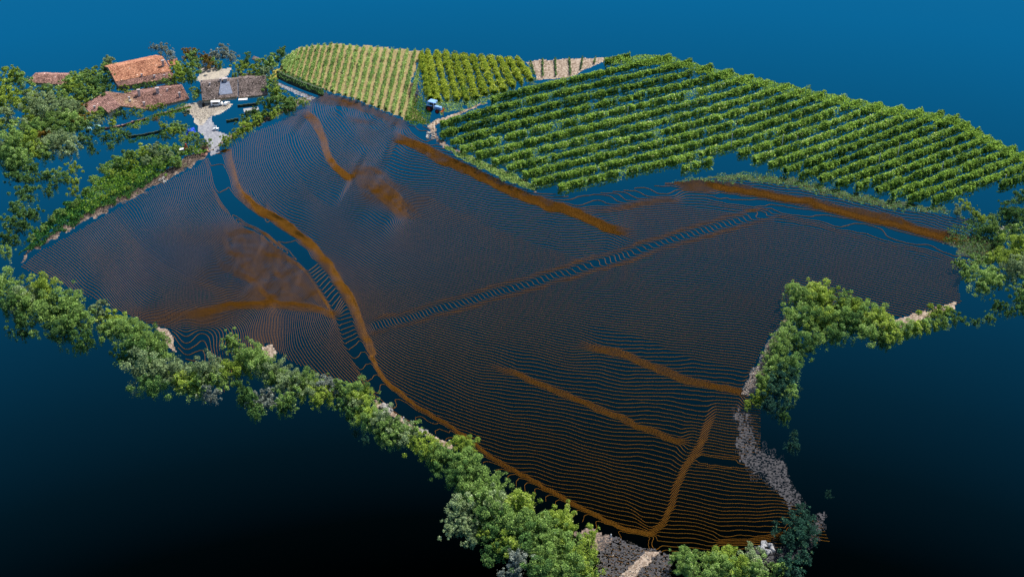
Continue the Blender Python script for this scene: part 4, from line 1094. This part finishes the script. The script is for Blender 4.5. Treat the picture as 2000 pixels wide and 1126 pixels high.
# ------------------------------------------------------------------ vehicles and small things
def car(u, v, rz, Lc, label, bodymat=None, box=False):
    B = G(u, v); e = tag(empty('parked_car', B, rz), label, 'car')
    k = Lc/4.2; w = .85*k
    prof = [(-2.1,.35),(2.1,.35),(2.1,.8),(1.15,.95),(.6,1.42),(-1.6,1.45),(-2.05,.95)] if not box else [(-2.1,.35),(2.1,.35),(2.1,.95),(1.6,1.1),(1.25,1.75),(-2.05,1.78),(-2.1,1.0)]
    m = MB(); m.prism([(x*k, -w, z*k) for x, z in prof], [(x*k, w, z*k) for x, z in prof]); m.build('body', bodymat or M['white'], e)
    top = 1.3 if not box else 1.62
    for sg in (-1, 1):
        g = MB(); g.prism([(-1.5*k, sg*(w+.01), .98*k), (.85*k, sg*(w+.01), .98*k), (.5*k, sg*(w+.01), top*k), (-1.45*k, sg*(w+.01), top*k)], [(-1.5*k, sg*(w+.03), .98*k), (.85*k, sg*(w+.03), .98*k), (.5*k, sg*(w+.03), top*k), (-1.45*k, sg*(w+.03), top*k)]); g.build('side_window', M['glass'], e)
        l = MB(); l.box((2.1*k, sg*w*.7, .62*k), .06, .3*k, .14*k); l.build('headlight', M['zinc'], e)
    g = MB(); g.poly([(1.16*k+.02, -w*.85, .99*k), (1.16*k+.02, w*.85, .99*k), (.63*k+.02, w*.8, 1.42*k), (.63*k+.02, -w*.8, 1.42*k)], [(0,1,2,3)]) if not box else g.poly([(1.6*k+.02, -w*.85, 1.12*k), (1.6*k+.02, w*.85, 1.12*k), (1.27*k+.02, w*.8, 1.72*k), (1.27*k+.02, -w*.8, 1.72*k)], [(0,1,2,3)])
    g.build('windscreen', M['glass'], e)
    for x in (-1.3, 1.3):
        for sg in (-1, 1):
            t = MB(); t.tube((x*k, sg*w*.8, .34*k), (x*k, sg*(w*1.04), .34*k), .34*k, .34*k, 12); wh = t.build('wheel', M['rubber'], e)
            r_ = MB(); r_.tube((x*k, sg*w*1.04, .34*k), (x*k, sg*w*1.06, .34*k), .19*k, .19*k, 8); r_.build('rim', M['zinc'], wh)
    return e


car(424, 206, .12, 2.4, 'white van parked under the eaves of the brown roofed farmhouse', None, True)
car(443, 204, 1.2, 1.6, 'small white car parked right of the white van')


def tractor(u, v, rz, k):
    B = G(u, v); e = tag(empty('tractor', B, rz), 'pale blue tractor with a roof canopy at the corner of the vineyards', 'tractor')
    m = MB(); m.box((.75*k,0,.65*k), 1.5*k, .62*k, .62*k); m.box((1.52*k,0,.7*k), .08*k, .5*k, .48*k); m.build('bonnet', M['blue'], e)
    m = MB(); m.box((-.55*k,0,.55*k), 1.1*k, .8*k, .5*k); m.build('chassis', M['zinc'], e)
    m = MB(); m.prism([(-1.25*k,-.75*k,2.02*k),(.3*k,-.75*k,2.02*k),(.3*k,.75*k,2.02*k),(-1.25*k,.75*k,2.02*k)], [(-1.15*k,-.66*k,2.16*k),(.2*k,-.66*k,2.16*k),(.2*k,.66*k,2.16*k),(-1.15*k,.66*k,2.16*k)]); m.build('canopy', M['blue'], e)
    for x in (-1.15, .2):
        for y in (-.62, .62):
            m = MB(); m.tube((x*k, y*k, .9*k), (x*k, y*k, 2.02*k), .05*k, .05*k); m.build('canopy_post', M['white'], e)
    m = MB(); m.box((-.6*k,0,1.05*k), .5*k, .5*k, .12*k); m.box((-.84*k,0,1.17*k), .1*k, .5*k, .45*k); m.build('seat', M['rubber'], e)
    m = MB(); m.tube((-.1*k,0,1.1*k), (-.25*k,0,1.45*k), .03*k, .03*k); m.tube((-.27*k,0,1.44*k), (-.24*k,0,1.48*k), .2*k, .2*k, 10); m.build('steering_wheel', M['rubber'], e)
    for x, r, y, w in ((-.75,.72,.72,.36),(.95,.45,.6,.26)):
        for sg in (-1, 1):
            t = MB(); t.tube((x*k, sg*(y-w/2)*k, r*k), (x*k, sg*(y+w/2)*k, r*k), r*k, r*k, 16); wh = t.build('wheel', M['rubber'], e)
            t = MB(); t.tube((x*k, sg*(y+w/2)*k, r*k), (x*k, sg*(y+w/2+.03)*k, r*k), r*.55*k, r*.5*k, 10); t.build('rim', M['red'], wh)
    for sg in (-1, 1):
        m = MB(); m.prism([(-1.35*k, sg*.55*k, 1.35*k),(-.1*k, sg*.55*k, 1.42*k),(-.1*k, sg*.92*k, 1.42*k),(-1.35*k, sg*.92*k, 1.35*k)], [(-1.35*k, sg*.55*k, 1.42*k),(-.1*k, sg*.55*k, 1.5*k),(-.1*k, sg*.92*k, 1.5*k),(-1.35*k, sg*.92*k, 1.42*k)]); m.build('mudguard', M['blue'], e)
    m = MB(); m.box((1.75*k,0,.3*k), .3*k, 1.3*k, .25*k); m.box((1.75*k,.4*k,.55*k), .2*k, .3*k, .35*k); m.build('front_implement', M['red'], e)
    m = MB(); m.tube((1.1*k,.2*k,1.25*k), (1.1*k,.2*k,1.85*k), .05*k, .04*k); m.build('exhaust', M['rubber'], e)


tractor(849, 218, -.5, 1.05)

def post(u, v, hgt, label, lean=0.0, mat='white', w=.14, cat='post', name='marker_post'):
    B = G(u, v); e = tag(empty(name, B), label, cat)
    m = MB(); m.tube((0,0,-.1), (lean, 0, hgt), w*.6, w*.5, 6); m.build('shaft', M[mat], e)
    m = MB(); m.tube((lean, 0, hgt+.002), (lean*1.02, 0, hgt+.12), w*.75, w*.3, 6); m.build('cap', M[mat], e)


post(788, 822, .7, 'left white marker post on the front edge of the field', .05)
post(878, 868, .75, 'right white marker post on the front edge of the field', -.04)
post(1193, 1049, .5, 'short white stake at the top of the gravel patch')
post(118, 268, 2.0, 'bare pale pole leaning out of the lower left wood', -.5, 'wood', .12, 'pole', 'bare_pole')
post(866, 228, .9, 'pale end post of the vine row right of the tractor', .05, 'wood', .14)

B = G(398, 208); e = tag(empty('barrel', B), 'black barrel at the left corner of the brown roofed farmhouse', 'barrel')
m = MB(); m.tube((0,0,0), (0,0,.4), .26, .3, 12); m.tube((0,0,.4), (0,0,.8), .3, .26, 12); m.build('barrel_body', M['rubber'], e)
m = MB(); m.tube((0,0,.803), (0,0,.84), .27, .27, 12); m.build('lid', M['glass'], e)

def sheet(name, quad, mat, label, cat, seed, h=(.2,.9)):
    """crumpled sheet lying over things"""
    r = np.random.default_rng(seed); n = 12
    a, b = np.meshgrid(np.linspace(0,1,n), np.linspace(0,1,n)); q = np.asarray(quad, float)
    uv = (q[0]*(1-a[...,None]) + q[1]*a[...,None])*(1-b[...,None]) + (q[3]*(1-a[...,None]) + q[2]*a[...,None])*b[...,None]
    bulge = np.sin(np.pi*a)*np.sin(np.pi*b)
    P = G(uv[...,0], uv[...,1], h[0] + (h[1]-h[0])*bulge + .12*r.normal(size=a.shape)).reshape(-1,3); loc = P.mean(0)
    idx = np.arange(n*n).reshape(n, n); F = np.stack([idx[1:,:-1], idx[1:,1:], idx[:-1,1:], idx[:-1,:-1]], -1).reshape(-1,4)
    o = obj(name, mesh_np(name, P - loc, F, mat), loc=loc); md = o.modifiers.new('thickness', 'SOLIDIFY'); md.thickness = .03
    return tag(o, label, cat)


sheet('tarpaulin', [(366,252),(379,248),(383,258),(363,265)], M['tarp'], 'bright blue tarpaulin draped beside the lane', 'tarpaulin', 5)
sheet('tarpaulin', [(166,248),(176,246),(180,253),(172,258)], M['turq'], 'left pale turquoise sheet below the left farmhouse wing', 'tarpaulin', 6, (.2,.6))
sheet('tarpaulin', [(182,242),(196,240),(197,248),(184,250)], M['turq'], 'right pale turquoise sheet below the left farmhouse wing', 'tarpaulin', 7, (.2,.6))

B = G(361, 300); e = tag(empty('digger', B, .4), 'small orange and white digger among the bushes below the lane', 'digger')
m = MB(); m.box((-.5,0,.35), .9, .7, .8); m.build('cab', M['white'], e)
m = MB(); m.box((-.5,-.363,.7), .6, .02, .35); m.build('cab_window', M['glass'], e)
for y in (-.42, .42):
    m = MB(); m.prism([(-1.1,y-.14,.0),(.2,y-.14,.0),(.35,y-.14,.17),(.2,y-.14,.33),(-1.1,y-.14,.33),(-1.25,y-.14,.17)], [(-1.1,y+.14,.0),(.2,y+.14,.0),(.35,y+.14,.17),(.2,y+.14,.33),(-1.1,y+.14,.33),(-1.25,y+.14,.17)]); m.build('track', M['rubber'], e)
m = MB(); m.tube((0,0,.5), (.45,0,2.1), .16, .13); m.build('boom', M['orange'], e)
m = MB(); m.tube((.45,0,2.1), (.75,0,.7), .13, .1); m.build('dipper_arm', M['orange'], e)
m = MB(); m.box((.8,0,.3), .35, .5, .4, .1); m.build('bucket', M['orange'], e)

for i, (u, v, lab) in enumerate([(419,254,'left white garden chair at the edge of the empty yard'), (425,254,'right white garden chair at the edge of the empty yard')]):
    e = tag(empty('garden_chair', G(u, v), .5 + i), lab, 'chair', 'white garden chairs by the lane')
    m = MB(); m.box((0,0,.38), .5, .48, .05); m.build('seat', M['white'], e)
    m = MB(); m.box((0,.23,.433), .5, .05, .5); m.build('backrest', M['white'], e)
    for x in (-.22,.22):
        for y in (-.2,.2):
            m = MB(); m.box((x,y,0), .05, .05, .377); m.build('leg', M['white'], e)
scatter('wall_ivy', patch_points([(540,136),(560,142),(600,160),(634,174),(632,184),(596,172),(560,158),(540,150)], 1500, 3, 58), M['dark'], .22, (.6, 1.6), 58, .3)
